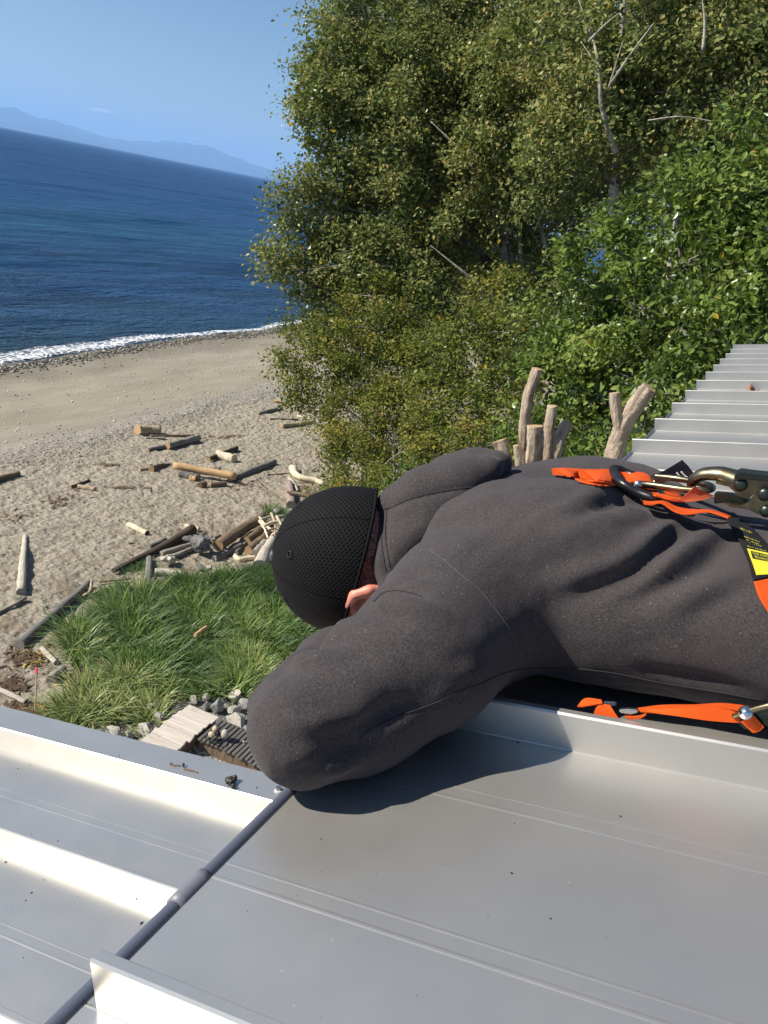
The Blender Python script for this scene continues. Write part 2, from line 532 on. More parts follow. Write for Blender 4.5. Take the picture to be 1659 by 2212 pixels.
# the head is turned a little: crown away from the body, face down towards the ground below the eave
va = rfv(-rw_ + .07 * uw_ + .05 * vw_); va /= np.linalg.norm(va)
fd = rfv(-.86 * uw_ + .51 * vw_); fd -= va * (fd @ va); fd /= np.linalg.norm(fd)
la = np.cross(fd, va); la /= np.linalg.norm(la)
if la @ rfv(vw_) > 0: la = -la                   # left ear, on the side of the photographer
def hp(l, f, v): return HC + l * la + f * fd + v * va              # head coordinates: left, face, vertex
HM = np.stack([la, fd, va])
B = Field((-.78, .50, -.34), (.25, 1.62, .30), .004)
B.ell(HC, (.074, .094, .098), HM, 0)
B.ell(hp(0, -.012, .012), (.075, .088, .09), HM, .02)
B.ell(hp(0, .040, -.055), (.056, .055, .070), HM, .03)             # jaw and face
B.cone(hp(0, .092, -.010), hp(0, .112, -.040), .008, .014, .012)   # nose
for sx in (-1, 1):
    B.ell(hp(sx * .030, .098, -.002), (.015, .010, .010), HM, .012, cut=True)   # eye sockets
    B.ell(hp(sx * .030, .084, -.003), (.012, .012, .012), HM, .003)             # eyes
    B.cone(hp(sx * .012, .096, .017), hp(sx * .045, .088, .016), .007, .006, .01)
    B.ell(hp(sx * .017, .088, -.076), (.020, .010, .006), HM, .008)             # lips
B.ell(hp(0, .082, -.104), (.020, .016, .016), HM, .02)             # chin
# ears: a rim curling round a hollow, lobe, attached to the side of the head
for sx in (1, -1):
    rim = [hp(sx * .070, .034, -.040), hp(sx * .080, .032, -.014), hp(sx * .092, .014, -.006), hp(sx * .099, -.006, -.014),
           hp(sx * .100, -.016, -.034), hp(sx * .092, -.012, -.056), hp(sx * .080, .004, -.074), hp(sx * .073, .016, -.080)]
    B.chain(rim, [.0070, .0072, .0078, .0082, .0080, .0074, .0090, .0080], .003)
    B.ell(hp(sx * .078, .010, -.038), (.011, .025, .032), HM, .006)
    B.ell(hp(sx * .098, .012, -.034), (.016, .016, .020), HM, .005, cut=True)
    B.cone(hp(sx * .088, .018, -.052), hp(sx * .084, .004, -.060), .006, .006, .004)
B.cone(hp(0, -.030, -.05), NECK, .054, .064, .03)
B.cone(hp(0, .02, -.08), NECK + [0, 0, -.02], .05, .06, .03)
B.ell((-.24, 1.09, .13), (.15, .15, .07), None, .04)
B.cone((-.30, 1.09, .115), (.10, 1.09, .105), .075, .06, .04)
B.cone((.10, 1.09, .105), (.24, 1.09, .10), .06, .06, .02)
def px_ball(x, y, Y, r):
    c = rpx(x, y, Y); d = np.linalg.norm(rp(*c) - CAM)
    return c, r * DPX / FPX * d
ARM_L = [px_ball(1000, 1330, .90, 1)[0], px_ball(665, 1585, .655, 1)[0], px_ball(722, 1440, .86, 1)[0]]
HAND_L = ARM_L[2] + np.array([-.03, .06, -.03])
ARM_R = [np.array([-.345, 1.29, .128]), np.array([-.60, 1.42, -.02]), np.array([-.62, 1.16, -.10])]
def hand(F, wrist, d, palm_n, side):
    """palm, four unequal curled fingers and a thumb; d = hand direction, palm_n = out of the palm, side = towards the thumb"""
    d = d / np.linalg.norm(d); palm_n = palm_n - d * (palm_n @ d); palm_n /= np.linalg.norm(palm_n)
    s_ = np.cross(d, palm_n); s_ *= np.sign(s_ @ side) or 1
    k = wrist + d * .085
    F.cone(wrist, wrist + d * .03, .026, .030, .015)
    for q in range(4):
        off = (1.5 - q) * .020
        kn = k + s_ * off - palm_n * .002
        F.cone(wrist + d * .02 + s_ * off * .6, kn, .016, .0115, .008)
        Ls = [(.044, .026, .020), (.049, .030, .021), (.045, .028, .020), (.035, .020, .018)][q]
        p, dirn = kn, d
        for j, Lq in enumerate(Ls):
            ang = R([28, 42, 30][j]); dirn = dirn * math.cos(ang) + palm_n * math.sin(ang)
            dirn /= np.linalg.norm(dirn)
            nx = p + dirn * Lq; F.cone(p, nx, [.0100, .0090, .0082][j], [.0090, .0082, .0072][j], .003); p = nx
    t0 = wrist + d * .025 + s_ * .024; t1 = t0 + d * .035 + s_ * .026 + palm_n * .012; t2 = t1 + d * .03 + palm_n * .018; t3 = t2 + d * .022 + palm_n * .012
    F.cone(t0, t1, .016, .0115, .012); F.cone(t1, t2, .0115, .0098, .004); F.cone(t2, t3, .0098, .008, .004)
for A in (ARM_L, ARM_R):
    B.chain(A, [.052, .036, .027], .02)
B.cone(ARM_L[2], HAND_L, .027, .025, .01)
hand(B, HAND_L, np.array([-.35, .6, -.75]), np.array([.8, .2, -.3]), np.array([0, 0, 1.]))
hand(B, ARM_R[2], np.array([.55, -.45, -.75]), np.array([.8, -.2, .2]), np.array([0, 0, 1.]))
V, Q = B.mesh()
V = smooth_v(V, Q, 1, .4)
n = NT('skin')
p = n.coord('Object')
c = n.mix(n.ramp(n.noise(p, 26, 4, .6), [(.3, 0.0), (.7, 1.0)]), (.58, .19, .13), (.69, .28, .20))
M_SKIN = n.P(color=c, rough=.48, sub=.12, normal=n.bump(n.noise(p, 420, 2), .12, .002)).m
M_SKIN.node_tree.nodes['Principled BSDF'].inputs['Subsurface Radius'].default_value = (.012, .004, .002)
body = link('body', mesh_np(to_world(V), Q), M_SKIN, person)
BODY_T = bvh(to_world(V), Q)

# cropped hair between the cap and the collar: a cap of short strands on the back and sides of the head
def hair():
    mb = MB(); g = np.random.default_rng(3); cnt = 0
    while cnt < 5200:
        th = g.uniform(-math.pi, math.pi); vv = g.uniform(-.115, .02)
        l, f = math.sin(th), -math.cos(th)                 # f<0 is the back of the head
        if f > .25 and vv < -.02: continue
        o_ = hp(l * .3, f * .3, vv); dn = -(l * la + f * fd)
        q = BODY_T.ray_cast(Vector(to_world(o_[None])[0]), Vector(dn[0] * UV + dn[1] * YV + dn[2] * NV))
        if q[0] is None or q[3] > .26: continue
        pnt = np.array(q[0]); s_, y_, h_ = to_rf(pnt); loc = np.array([s_, y_, h_]) - HC
        cv, cfx, cl = loc @ va, loc @ fd, loc @ la
        if abs(cl) > .079 or (cfx > -.012 and cv < -.03) or cfx > .035: continue
        nn = np.array(q[1]); 
        dw = -(va[0] * UV + va[1] * YV + va[2] * NV) * .9 + nn * .7 + g.normal(0, .25, 3); dw /= np.linalg.norm(dw)
        L = g.uniform(.004, .009); sd = np.cross(dw, nn); sd /= np.linalg.norm(sd) + 1e-9
        b = pnt - nn * .0008
        mb.add([b - sd * .0005, b + sd * .0005, b + dw * L], [[0, 1, 2]]); cnt += 1
    return mb.mesh(False)
link('hair', hair(), NT('cropped_hair').P(color=(.10, .055, .032), rough=.55).m, person)

# hoodie cloth
n = NT('hoodie_fleece')
p = n.pos()
f1 = n.noise(p, 420, 3, .7); f2 = n.noise(p, 60, 4, .6); f3 = n.noise(p, 9, 3, .5)
c = n.mix(n.ramp(f1, [(.36, 0.0), (.66, 1.0)]), (.026, .0225, .0228), (.068, .0580, .0592))
c = n.mix(n.ramp(f3, [(.3, 0.0), (.7, .45)]), c, (.062, .0535, .0545))
lint = n.ramp(n.voro(p, 150), [(.045, 1.0), (.085, 0.0)])
lint = n.math('MULTIPLY', lint, n.ramp(n.noise(p, 14, 2), [(.42, 0.0), (.58, 1.0)]))
c = n.mix(n.math('MULTIPLY', lint, .8), c, (.42, .41, .40))
hb = n.math('ADD', n.math('MULTIPLY', f1, .6), n.math('MULTIPLY', f2, .8))
M_HOODIE = n.P(color=c, rough=.92, spec=.15, sheen=.12, sheenr=.5, normal=n.bump(hb, .42, .0022)).m
M_HOODIE.node_tree.nodes['Principled BSDF'].inputs['Sheen Tint'].default_value = (.75, .70, .74, 1)
M_SEAM = NT('seam_thread').P(color=(.022, .020, .022), rough=.9).m
M_SEAMLIGHT = NT('seam_thread_worn').P(color=(.064, .059, .061), rough=.9).m

Hd = Field((-.72, .48, -.22), (.62, 1.66, .34), .0055)
# torso: rounded sections, flat towards the roof
sx, X, Y, Z = Hd.sub((-.48, .8, -.02), (.62, 1.4, .32))
sk = np.array([-.47, -.44, -.40, -.34, -.26, -.16, -.06, .06, .2, .4, .62])
ak = np.array([.075, .120, .165, .195, .203, .200, .198, .195, .19, .185, .18])
hk = np.array([.150, .150, .146, .140, .133, .122, .112, .107, .106, .110, .115])
bk = np.array([.055, .080, .104, .121, .126, .118, .108, .098, .092, .093, .095])
a_ = np.interp(X, sk, ak); b_ = np.interp(X, sk, bk); h_ = np.interp(X, sk, hk); yc = 1.095
e = np.abs((Y - yc) / a_)**2.5 + np.abs((Z - h_) / b_)**2.5
d = (e**(1 / 2.5) - 1) * np.minimum(a_, b_)
d = np.maximum(d, np.maximum(X - .60, -.475 - X))
Hd.union(sx, d.astype(np.float32), 0)
# spine hollow and the shoulder blades
Hd.cone((-.30, 1.10, .285), (.3, 1.10, .235), .030, .030, .03, cut=True)
Hd.ell((-.25, .99, .215), (.10, .07, .042), None, .05)
Hd.ell((-.25, 1.20, .215), (.10, .07, .042), None, .05)
# near sleeve, matched against the photograph's outline
sh = px_ball(1000, 1330, .90, 176); ac = px_ball(914, 1420, .80, 149); md = px_ball(775, 1520, .725, 135); el = px_ball(656, 1581, .655, 105)
fm = px_ball(640, 1533, .72, 88); wr = px_ball(722, 1440, .86, 74); cu = px_ball(735, 1420, .90, 60)
Hd.chain([sh[0], ac[0], md[0], el[0]], [sh[1], ac[1], md[1], el[1]], .03)
Hd.chain([el[0], fm[0], wr[0], cu[0]], [el[1] * .96, fm[1], wr[1], cu[1]], .02)
sh2 = px_ball(912, 1322, .93, 88)
Hd.cone(sh2[0], ac[0], sh2[1], ac[1] * .8, .03)
Hd.chain([ARM_R[0], ARM_R[1], ARM_R[2]], [.10, .068, .046], .03)
# neck opening
Hd.cone(NECK, hp(0, -.02, -.1), .078, .074, .02)
Hd.cone(NECK + [-.02, 0, 0], hp(0, 0, 0), .068, .085, .008, cut=True)
# cloth resting on the roof goes flat
sx, X, Y, Z = Hd.sub((-.452, .48, -.22), (.62, 1.66, .05))
Hd.F[sx] = np.maximum(Hd.F[sx], (.004 - Z) + 0 * X + 0 * Y)
V, Q = Hd.mesh()
V = smooth_v(to_world(V), Q, 3, .5)
T0 = bvh(V, Q); N = vnormals(V, Q)
amp = vnoise(V, 11, 3) * .0030 + vnoise(V, 27, 4) * .0017 + vnoise(V * [1, 1.7, 1], 55, 6) * .0007
# cloth drags: creased ridges running along the sleeve and, on the back, up towards the harness
ad_ = to_world(el[0][None])[0] - to_world(sh[0][None])[0]; ad_ /= np.linalg.norm(ad_)
td_ = at_y(1600, 1130, 1.05) - at_y(1200, 1440, .95); td_ /= np.linalg.norm(td_)
def drags(d, f, st, seed):
    q = V + vnoise(V, 9, seed + 7)[:, None] * .012
    al = q @ d; P_ = q - np.outer(al, d) * (1 - 1 / st)
    return (1 - np.abs(vnoise(P_, f, seed)))**2.2 - .35
sv, yv, hv = to_rf(V)
slv = np.clip((.93 - yv) / .10, 0, 1); bkv = 1 - slv
patch = np.clip(.5 + .9 * vnoise(V, 7, 41), 0, 1)
amp = amp + slv * patch * (drags(ad_, 26, 4.5, 31) * .0052 + drags(ad_, 52, 4, 33) * .0020) + bkv * np.clip(.4 + .9 * vnoise(V, 6, 42), 0, 1) * (drags(td_, 22, 4.5, 35) * .0042 + drags(td_, 46, 4, 36) * .0016)
V = V + N * amp[:, None]
def C(f, *pts): return [f(*q) for q in pts]
FOLDS = [
    # long diagonal drags towards the harness (ridge, then the valley under it)
    (C(cf, (150, 960), (330, 905), (520, 850), (680, 760), (830, 640), (950, 540), (1030, 490)), .010, .0085),
    (C(cf, (120, 1120), (330, 1060), (520, 980), (680, 890), (800, 790), (920, 680), (1040, 600)), .011, -.0105),
    (C(cf, (480, 1075), (700, 985), (860, 890), (1010, 780), (1180, 660), (1330, 575)), .011, .011),
    (C(cf, (560, 1130), (760, 1040), (980, 950), (1160, 860), (1290, 750), (1400, 630)), .011, -.012),
    (C(cf, (860, 1230), (1100, 1080), (1300, 1000), (1480, 930), (1560, 900)), .014, .007),
    (C(cf, (1000, 1240), (1250, 1110), (1450, 1020), (1560, 980)), .010, -.006),
    (C(cf, (180, 440), (330, 370), (470, 295), (610, 285), (720, 320)), .010, .009),
    (C(cf, (230, 510), (400, 425), (520, 385), (640, 360), (760, 390)), .008, -.009),
    (C(cf, (560, 620), (720, 560), (860, 520), (960, 510)), .012, -.006),
    (C(cf, (700, 700), (860, 610), (960, 560)), .010, .004),
    (C(cf, (1180, 560), (1260, 590), (1330, 560)), .007, -.010),
    # sleeve
    (C(c1, (400, 1800), (520, 1770), (660, 1725), (800, 1660), (960, 1590), (1090, 1555)), .010, -.0105),
    (C(c1, (420, 1730), (560, 1695), (740, 1650), (900, 1560)), .012, .006),
    (C(c1, (480, 1880), (600, 1850), (720, 1815), (860, 1760)), .008, -.007),
    (C(c1, (520, 1640), (680, 1610), (820, 1570), (950, 1500)), .010, -.0045),
    (C(c1, (470, 1960), (600, 1930), (720, 1880)), .008, .005),
    (C(c1, (780, 955), (840, 905), (930, 890), (1030, 905), (1120, 945)), .006, -.009),
    (C(c1, (790, 1000), (880, 955), (1000, 965), (1140, 1010), (1260, 1060)), .010, .006),
    (C(c1, (860, 840), (960, 780), (1060, 745), (1150, 740)), .008, .004),
    (C(c1, (880, 880), (990, 830), (1100, 800), (1200, 830)), .007, -.0045),
    (C(c1, (700, 1040), (790, 1030), (900, 1060), (1010, 1120)), .009, -.005),
    (C(c1, (400, 1260), (480, 1230), (560, 1200), (640, 1190)), .008, -.009),
    (C(c1, (300, 1340), (420, 1300), (540, 1290)), .012, .006),
    (C(c1, (590, 1120), (680, 1090), (760, 1100)), .010, .006),
    (C(c1, (180, 1450), (230, 1400), (330, 1370), (430, 1380)), .007, -.005),
    (C(c1, (1120, 560), (1200, 520), (1330, 500), (1480, 510)), .012, -.004),
    (C(c1, (1200, 480), (1400, 380), (1560, 330)), .014, .004),
    # small creases at the elbow bend and in the armpit
    (C(c1, (330, 1560), (420, 1600), (520, 1610)), .006, -0.0024), (C(c1, (300, 1640), (400, 1670), (500, 1670)), .006, 0.0021), (C(c1, (260, 1720), (350, 1770), (450, 1790)), .006, -0.0021),
    (C(c1, (230, 1880), (330, 1900), (420, 1890)), .007, 0.0024), (C(c1, (300, 1960), (400, 1940), (500, 1900)), .006, -0.0024),
    (C(c1, (1250, 1340), (1340, 1300), (1450, 1290), (1560, 1310)), .008, -0.0024), (C(c1, (1180, 1420), (1300, 1380), (1420, 1360)), .007, 0.0021), (C(c1, (1060, 1480), (1180, 1430), (1280, 1400)), .006, -0.0018),
    (C(c1, (840, 1180), (960, 1150), (1080, 1180)), .008, 0.0018), (C(c1, (600, 1330), (720, 1280), (860, 1270)), .009, -0.0018), (C(c1, (500, 1440), (640, 1400), (780, 1400)), .009, 0.0018),
    (C(c2, (330, 760), (480, 700), (620, 600)), .010, -0.0024), (C(c2, (420, 560), (560, 520), (700, 430)), .010, 0.0024), (C(c2, (180, 420), (330, 380), (480, 330)), .010, -0.0018),
    # under the arm and along the side
    (C(c2, (330, 1400), (560, 1410), (860, 1430), (1150, 1480)), .008, -.005),
    (C(c2, (900, 1330), (1150, 1370), (1400, 1420), (1640, 1480)), .010, -.006),
    (C(c2, (560, 1180), (800, 1100), (1000, 1010)), .016, .003),
]
for pts, sg, am in FOLDS: V = fold(V, N, T0, pts, sg * .9, am * 1.2)
V = smooth_v(V, Q, 1, .3)
hoodie = link('hoodie', mesh_np(V, Q), M_HOODIE, person)
HT = bvh(V, Q)
def seam(pts, parent, mat, r=.0008, tree=None, lift=.0002, n=40):
    L, _ = surf_line(tree or HT, pts, n, lift)
    if len(L) > 3:
        j = np.linalg.norm(np.diff(L, axis=0), axis=1)
        ok = np.r_[True, j < .05]
        L = L[ok]
        link('seam', MB().add(*tube(L, r, 6)).mesh(), mat, parent)
seam(C(c1, (1035, 648), (1110, 655), (1180, 690), (1300, 790)) + C(c2, (0, 866), (50, 925), (110, 1000), (170, 1090), (225, 1210), (268, 1312)), hoodie, M_SEAMLIGHT)
seam(C(c2, (272, 1313), (480, 1312), (760, 1340), (1000, 1390), (1300, 1440), (1640, 1500)), hoodie, M_SEAM)
seam(C(c2, (262, 1316), (180, 1330), (90, 1362), (0, 1405)) + C(c1, (1330, 1475), (1150, 1560), (960, 1630), (800, 1700), (700, 1770)), hoodie, M_SEAM)
seam(C(c2, (272, 1318), (270, 1360), (262, 1410)), hoodie, M_SEAMLIGHT)
seam(C(c1, (790, 960), (850, 905), (930, 892), (1030, 910), (1090, 935)), hoodie, M_SEAM, .0006)

# hood lying on the upper back
G = Field((-.62, .82, .04), (-.22, 1.36, .36), .0035)
def balls(L, k=.02, sc=1.0, mir=True):
    for i in range(len(L) - 1):
        a, ra = px_ball(*L[i]); b, rb = px_ball(*L[i + 1])
        G.cone(a, b, ra * sc, rb * sc, k)
        if mir:
            a2, b2 = a.copy(), b.copy(); a2[1] = 2.16 - a[1]; b2[1] = 2.16 - b[1]
            G.cone(a2, b2, ra * sc, rb * sc, k)
balls([(872, 1108, 1.04, 64), (930, 1078, 1.04, 68), (1000, 1044, 1.05, 56), (1056, 1014, 1.06, 33)], .02)
balls([(868, 1160, 1.0, 52), (925, 1128, 1.01, 58), (990, 1080, 1.03, 46)], .025)
balls([(846, 1215, .965, 34), (872, 1190, .98, 44), (930, 1140, 1.01, 50)], .02)
balls([(832, 1108, 1.05, 26), (826, 1140, 1.03, 25), (824, 1180, 1.0, 24), (829, 1225, .97, 22), (836, 1272, .94, 19)], .012)
V, Q = G.mesh()
V = smooth_v(to_world(V), Q, 3, .5)
N = vnormals(V, Q); T0 = bvh(V, Q)
V = V + N * (vnoise(V, 14, 8) * .0025 + vnoise(V, 34, 9) * .0010)[:, None]
for pts, sg, am in [
    (C(c1, (848, 400), (838, 480), (836, 580), (850, 690), (866, 790)), .0032, -.0062),
    (C(c1, (876, 350), (866, 440), (862, 560), (876, 680), (892, 760)), .0028, -.0045),
    (C(c1, (860, 440), (852, 560), (864, 690), (880, 770)), .003, .0030),
    (C(c1, (820, 420), (900, 398), (1000, 352), (1140, 316), (1300, 288), (1420, 284)), .004, -.0035),
    (C(c1, (930, 330), (1050, 260), (1180, 215), (1320, 190)), .014, .004),
    (C(c1, (900, 520), (980, 470), (1090, 430)), .014, -.0035),
    (C(c1, (920, 640), (1010, 560), (1120, 500)), .012, .003)]:
    V = fold(V, N, T0, pts, sg, am)
hood = link('hood', mesh_np(V, Q), M_HOODIE, person)
GT = bvh(V, Q)
seam(C(c1, (815, 418), (900, 396), (1000, 351), (1140, 315), (1300, 288), (1410, 280)), hood, M_SEAM, .0007, GT)
seam(C(c1, (846, 420), (836, 500), (836, 590), (850, 690), (866, 780)), hood, M_SEAM, .0007, GT)
seam(C(c1, (872, 400), (862, 500), (862, 580), (876, 680), (888, 750)), hood, M_SEAM, .0008, GT)

# black mesh-back cap
n = NT('cap_mesh')
uvn = n.node('ShaderNodeUVMap'); mp = n.node('ShaderNodeMapping'); mp.inputs['Scale'].default_value = (.82, .82, 1); mp.inputs['Rotation'].default_value = (0, 0, R(45))
n.t.links.new(uvn.outputs[0], mp.inputs[0])
hole = n.ramp(n.voro(mp.outputs[0], 1.0, rnd=0.0), [(.22, 0.0), (.40, 1.0)])
c = n.mix(hole, (.0016, .0016, .0018), (.0115, .0108, .0118))
M_CAP = n.P(color=c, rough=.75, spec=.12, normal=n.bump(hole, .6, .0015)).m
M_CAPF = NT('cap_fabric').P(color=(.007, .007, .008), rough=.85, spec=.1).m
def cap_pt(th, t, grow=0.0):
    """th: 0 back, pi/2 left ear side; t: 0 crown button .. 1 rim"""
    l, f = math.sin(th), -math.cos(th)
    vr = -.006 + .026 * f - .004 * abs(l)                # the rim sits lower at the nape than at the brow
    phi = t * math.acos(max(-1, min(1, (vr + .004) / .118)))
    pr = math.sin(phi)**.90
    pan = 1 + .008 * abs(math.cos(3 * th))**.5 * math.sin(phi)
    q = pr * pan
    return hp(l * (.098 + grow) * q, f * (.113 + grow) * q, math.cos(phi) * (.118 + grow) - .004), phi
def cap_shell():
    nu, nv = 144, 44
    mb_v = []
    for j in range(nv + 1):
        for i in range(nu): mb_v.append(cap_pt(i / nu * 2 * math.pi, max(j / nv, .004))[0])
    V = to_world(np.array(mb_v)); Q = []
    for j in range(nv):
        for i in range(nu):
            a, b = j * nu + i, j * nu + (i + 1) % nu
            Q.append([a, b, b + nu, a + nu])
    Q = np.array(Q)
    me = mesh_np(V, Q)
    ul = me.uv_layers.new(name='UVMap')
    U = []
    for q in Q:
        for k, vi in enumerate(q):
            i = vi % nu
            if k in (1, 2) and i == 0: i = nu
            th = i / nu * 2 * math.pi; j = vi // nu
            a = j / nv * 1.6
            # staggered holes in rows running round the crown
            U.append((th * 130 / (2 * math.pi) + .5 * a * 36 * 0, a * 34))
    ul.data.foreach_set('uv', np.array(U, dtype=np.float32).ravel())
    return me, V, Q
me, V, Q = cap_shell()
cap = link('cap', me, M_CAP, person)
CT = bvh(V, Q)
sol = cap.modifiers.new('thickness', 'SOLIDIFY'); sol.thickness = .0022; sol.offset = -1
# sweat band edge, panel seams, crown button, eyelets, bill
rimp = [cap_pt(i / 72 * 2 * math.pi, 1.0, .0004)[0] for i in range(73)]
link('cap_band', MB().add(*tube(to_world(np.array(rimp)), .0026, 8, caps=False)).mesh(), M_CAPF, cap)
for a in range(6):
    Ls = [cap_pt(R(60 * a + 30), t, .0003)[0] for t in np.linspace(.03, .98, 26)]
    link('cap_seam', MB().add(*tube(to_world(np.array(Ls)), .0005, 6)).mesh(), M_CAPF, cap)
    ctr = cap_pt(R(60 * a), .45, .0006)[0]
    nn = ctr - HC; nn /= np.linalg.norm(nn); t1 = np.cross(nn, va); t1 /= np.linalg.norm(t1); t2 = np.cross(nn, t1)
    ring = [ctr + nn * .0015 + .0045 * (math.cos(x) * t1 + math.sin(x) * t2) for x in np.linspace(0, 2 * math.pi, 17)]
    link('eyelet', MB().add(*tube(to_world(np.array(ring)), .0007, 6, caps=False)).mesh(), NT('eyelet_thread').P(color=(.016, .016, .018), rough=.7).m if a == 0 else bpy.data.materials['eyelet_thread'], cap)
def lathe(c, axis, prof, k=24):
    """prof [(r, h)...] turned round axis at c"""
    axis = np.asarray(axis, float); axis = axis / np.linalg.norm(axis)
    a = np.array([1.0, 0, 0]) if abs(axis[0]) < .8 else np.array([0, 1.0, 0])
    u = np.cross(axis, a); u /= np.linalg.norm(u); w = np.cross(axis, u)
    t = np.arange(k) / k * 2 * np.pi
    V = np.concatenate([np.asarray(c) + axis * h + r * (np.cos(t)[:, None] * u + np.sin(t)[:, None] * w) for r, h in prof])
    n = len(prof); i = np.arange(n - 1)[:, None] * k; j = np.arange(k)[None]; j2 = (j + 1) % k
    Q = np.stack([i + j, i + j2, i + k + j2, i + k + j], -1).reshape(-1, 4)
    Tr = []
    if prof[0][0] > 1e-6: V = np.vstack([V, c + axis * prof[0][1]]); Tr += [[len(V) - 1, (x + 1) % k, x] for x in range(k)]
    if prof[-1][0] > 1e-6: V = np.vstack([V, c + axis * prof[-1][1]]); Tr += [[len(V) - 1, (n - 1) * k + x, (n - 1) * k + (x + 1) % k] for x in range(k)]
    return V, np.array(Tr) if Tr else None, Q
vw = va[0] * UV + va[1] * YV + va[2] * NV
link('cap_button', MB().add(*lathe(to_world(hp(0, 0, .113)[None])[0], vw, [(.0085, -.002), (.0088, .002), (.0075, .005), (.004, .0068), (.0004, .0072)])).mesh(), NT('button_cloth').P(color=(.06, .065, .072), rough=.55).m, cap)
# bill: a curved tongue leaving the front of the rim
nb, mbk = 17, 7
bv = []
for side in (0, 1):
    for j in range(mbk):
        t = j / (mbk - 1)
        for i in range(nb):
            u = -1 + 2 * i / (nb - 1)
            th = math.pi + u * R(62); l, f = math.sin(th), -math.cos(th)
            base = np.array([l * .097, f * .112])
            out = .068 * math.sqrt(max(0, 1 - abs(u)**2.4)) * t
            bv.append(hp(base[0] * (1 - .02 * t), base[1] + out, .020 - .034 * u * u - .016 * t + (.003 if side else 0)))
BQ = []
for s_ in (0, 1):
    o0 = s_ * nb * mbk
    for j in range(mbk - 1):
        for i in range(nb - 1):
            q = [o0 + j * nb + i, o0 + j * nb + i + 1, o0 + (j + 1) * nb + i + 1, o0 + (j + 1) * nb + i]
            BQ.append(q if s_ == 0 else q[::-1])
for i in range(nb - 1):
    a = (mbk - 1) * nb + i; BQ.append([a + 1, a, a + nb * mbk, a + nb * mbk + 1])
link('cap_bill', mesh_np(to_world(np.array(bv)), np.array(BQ)), NT('bill_cloth').P(color=(.035, .040, .045), rough=.6).m, cap)

# jeans and boots (outside the picture, up the slope)
J = Field((.50, .78, -.02), (1.75, 1.42, .30), .011)
J.ell((.62, 1.095, .12), (.16, .18, .105), None, 0)
for q in (-1, 1):
    J.chain([(.68, 1.095 + q * .085, .11), (1.10, 1.095 + q * .12, .075), (1.55, 1.095 + q * .14, .075)], [.098, .068, .056], .04)
V, Q = J.mesh()
link('jeans', mesh_np(smooth_v(to_world(V), Q, 2), Q), NT('denim').P(color=(.03, .045, .09), rough=.85).m, person)
for q in (-1, 1):
    K = Field((1.48, 1.095 + q * .15 - .09, -.03), (1.86, 1.095 + q * .15 + .09, .26), .009)
    K.chain([(1.52, 1.095 + q * .14, .075), (1.64, 1.095 + q * .145, .08)], [.062, .05], .02)
    K.chain([(1.66, 1.095 + q * .148, .10), (1.70, 1.095 + q * .165, .05)], [.048, .042], .02)
    V, Q = K.mesh()
    link('boot', mesh_np(smooth_v(to_world(V), Q, 2), Q), NT('boot_leather').P(color=(.06, .035, .02), rough=.6).m, person)

# ------------------------------------------------------------------ fall-arrest harness worn over the hoodie, and the hook clipped to it
chk = crop(1480, 1130, 3.77); clb = crop(1780, 1260, 7.371)
def webbing(name, col):
    n = NT(name); uv = n.node('ShaderNodeUVMap')
    w = n.node('ShaderNodeTexWave', wave_type='BANDS', bands_direction='X'); w.inputs['Scale'].default_value = 1.0
    n.t.links.new(uv.outputs[0], w.inputs[0])
    c = n.mix(w.outputs['Fac'], tuple(x * .72 for x in col), col)
    return n.P(color=c, rough=.75, spec=.25, normal=n.bump(w.outputs['Fac'], .6, .0012)).m
M_ORANGE = webbing('orange_webbing', (.95, .125, .012))
M_BLACKW = webbing('black_webbing', (.016, .016, .018))
M_GOLD = NT('passivated_steel'); _c = M_GOLD.mix(M_GOLD.ramp(M_GOLD.noise(M_GOLD.pos(), 60, 3), [(.35, 0.0), (.65, 1.0)]), (.15, .135, .090), (.26, .215, .13))
M_GOLD = M_GOLD.P(color=_c, rough=.37, metal=1.0).m
M_STEEL = simple('bright_steel', (.55, .54, .52), .28, 1.0)
M_BLACKP = simple('black_plastic', (.012, .012, .013), .32)
M_DARKG = simple('dark_green_steel', (.045, .055, .045), .35, .8)
def at3(f, *pts):
    """(x, y, Y) in a zoomed view -> world points"""
    return np.array([at_y(*f(x, y), Y) for x, y, Y in pts])
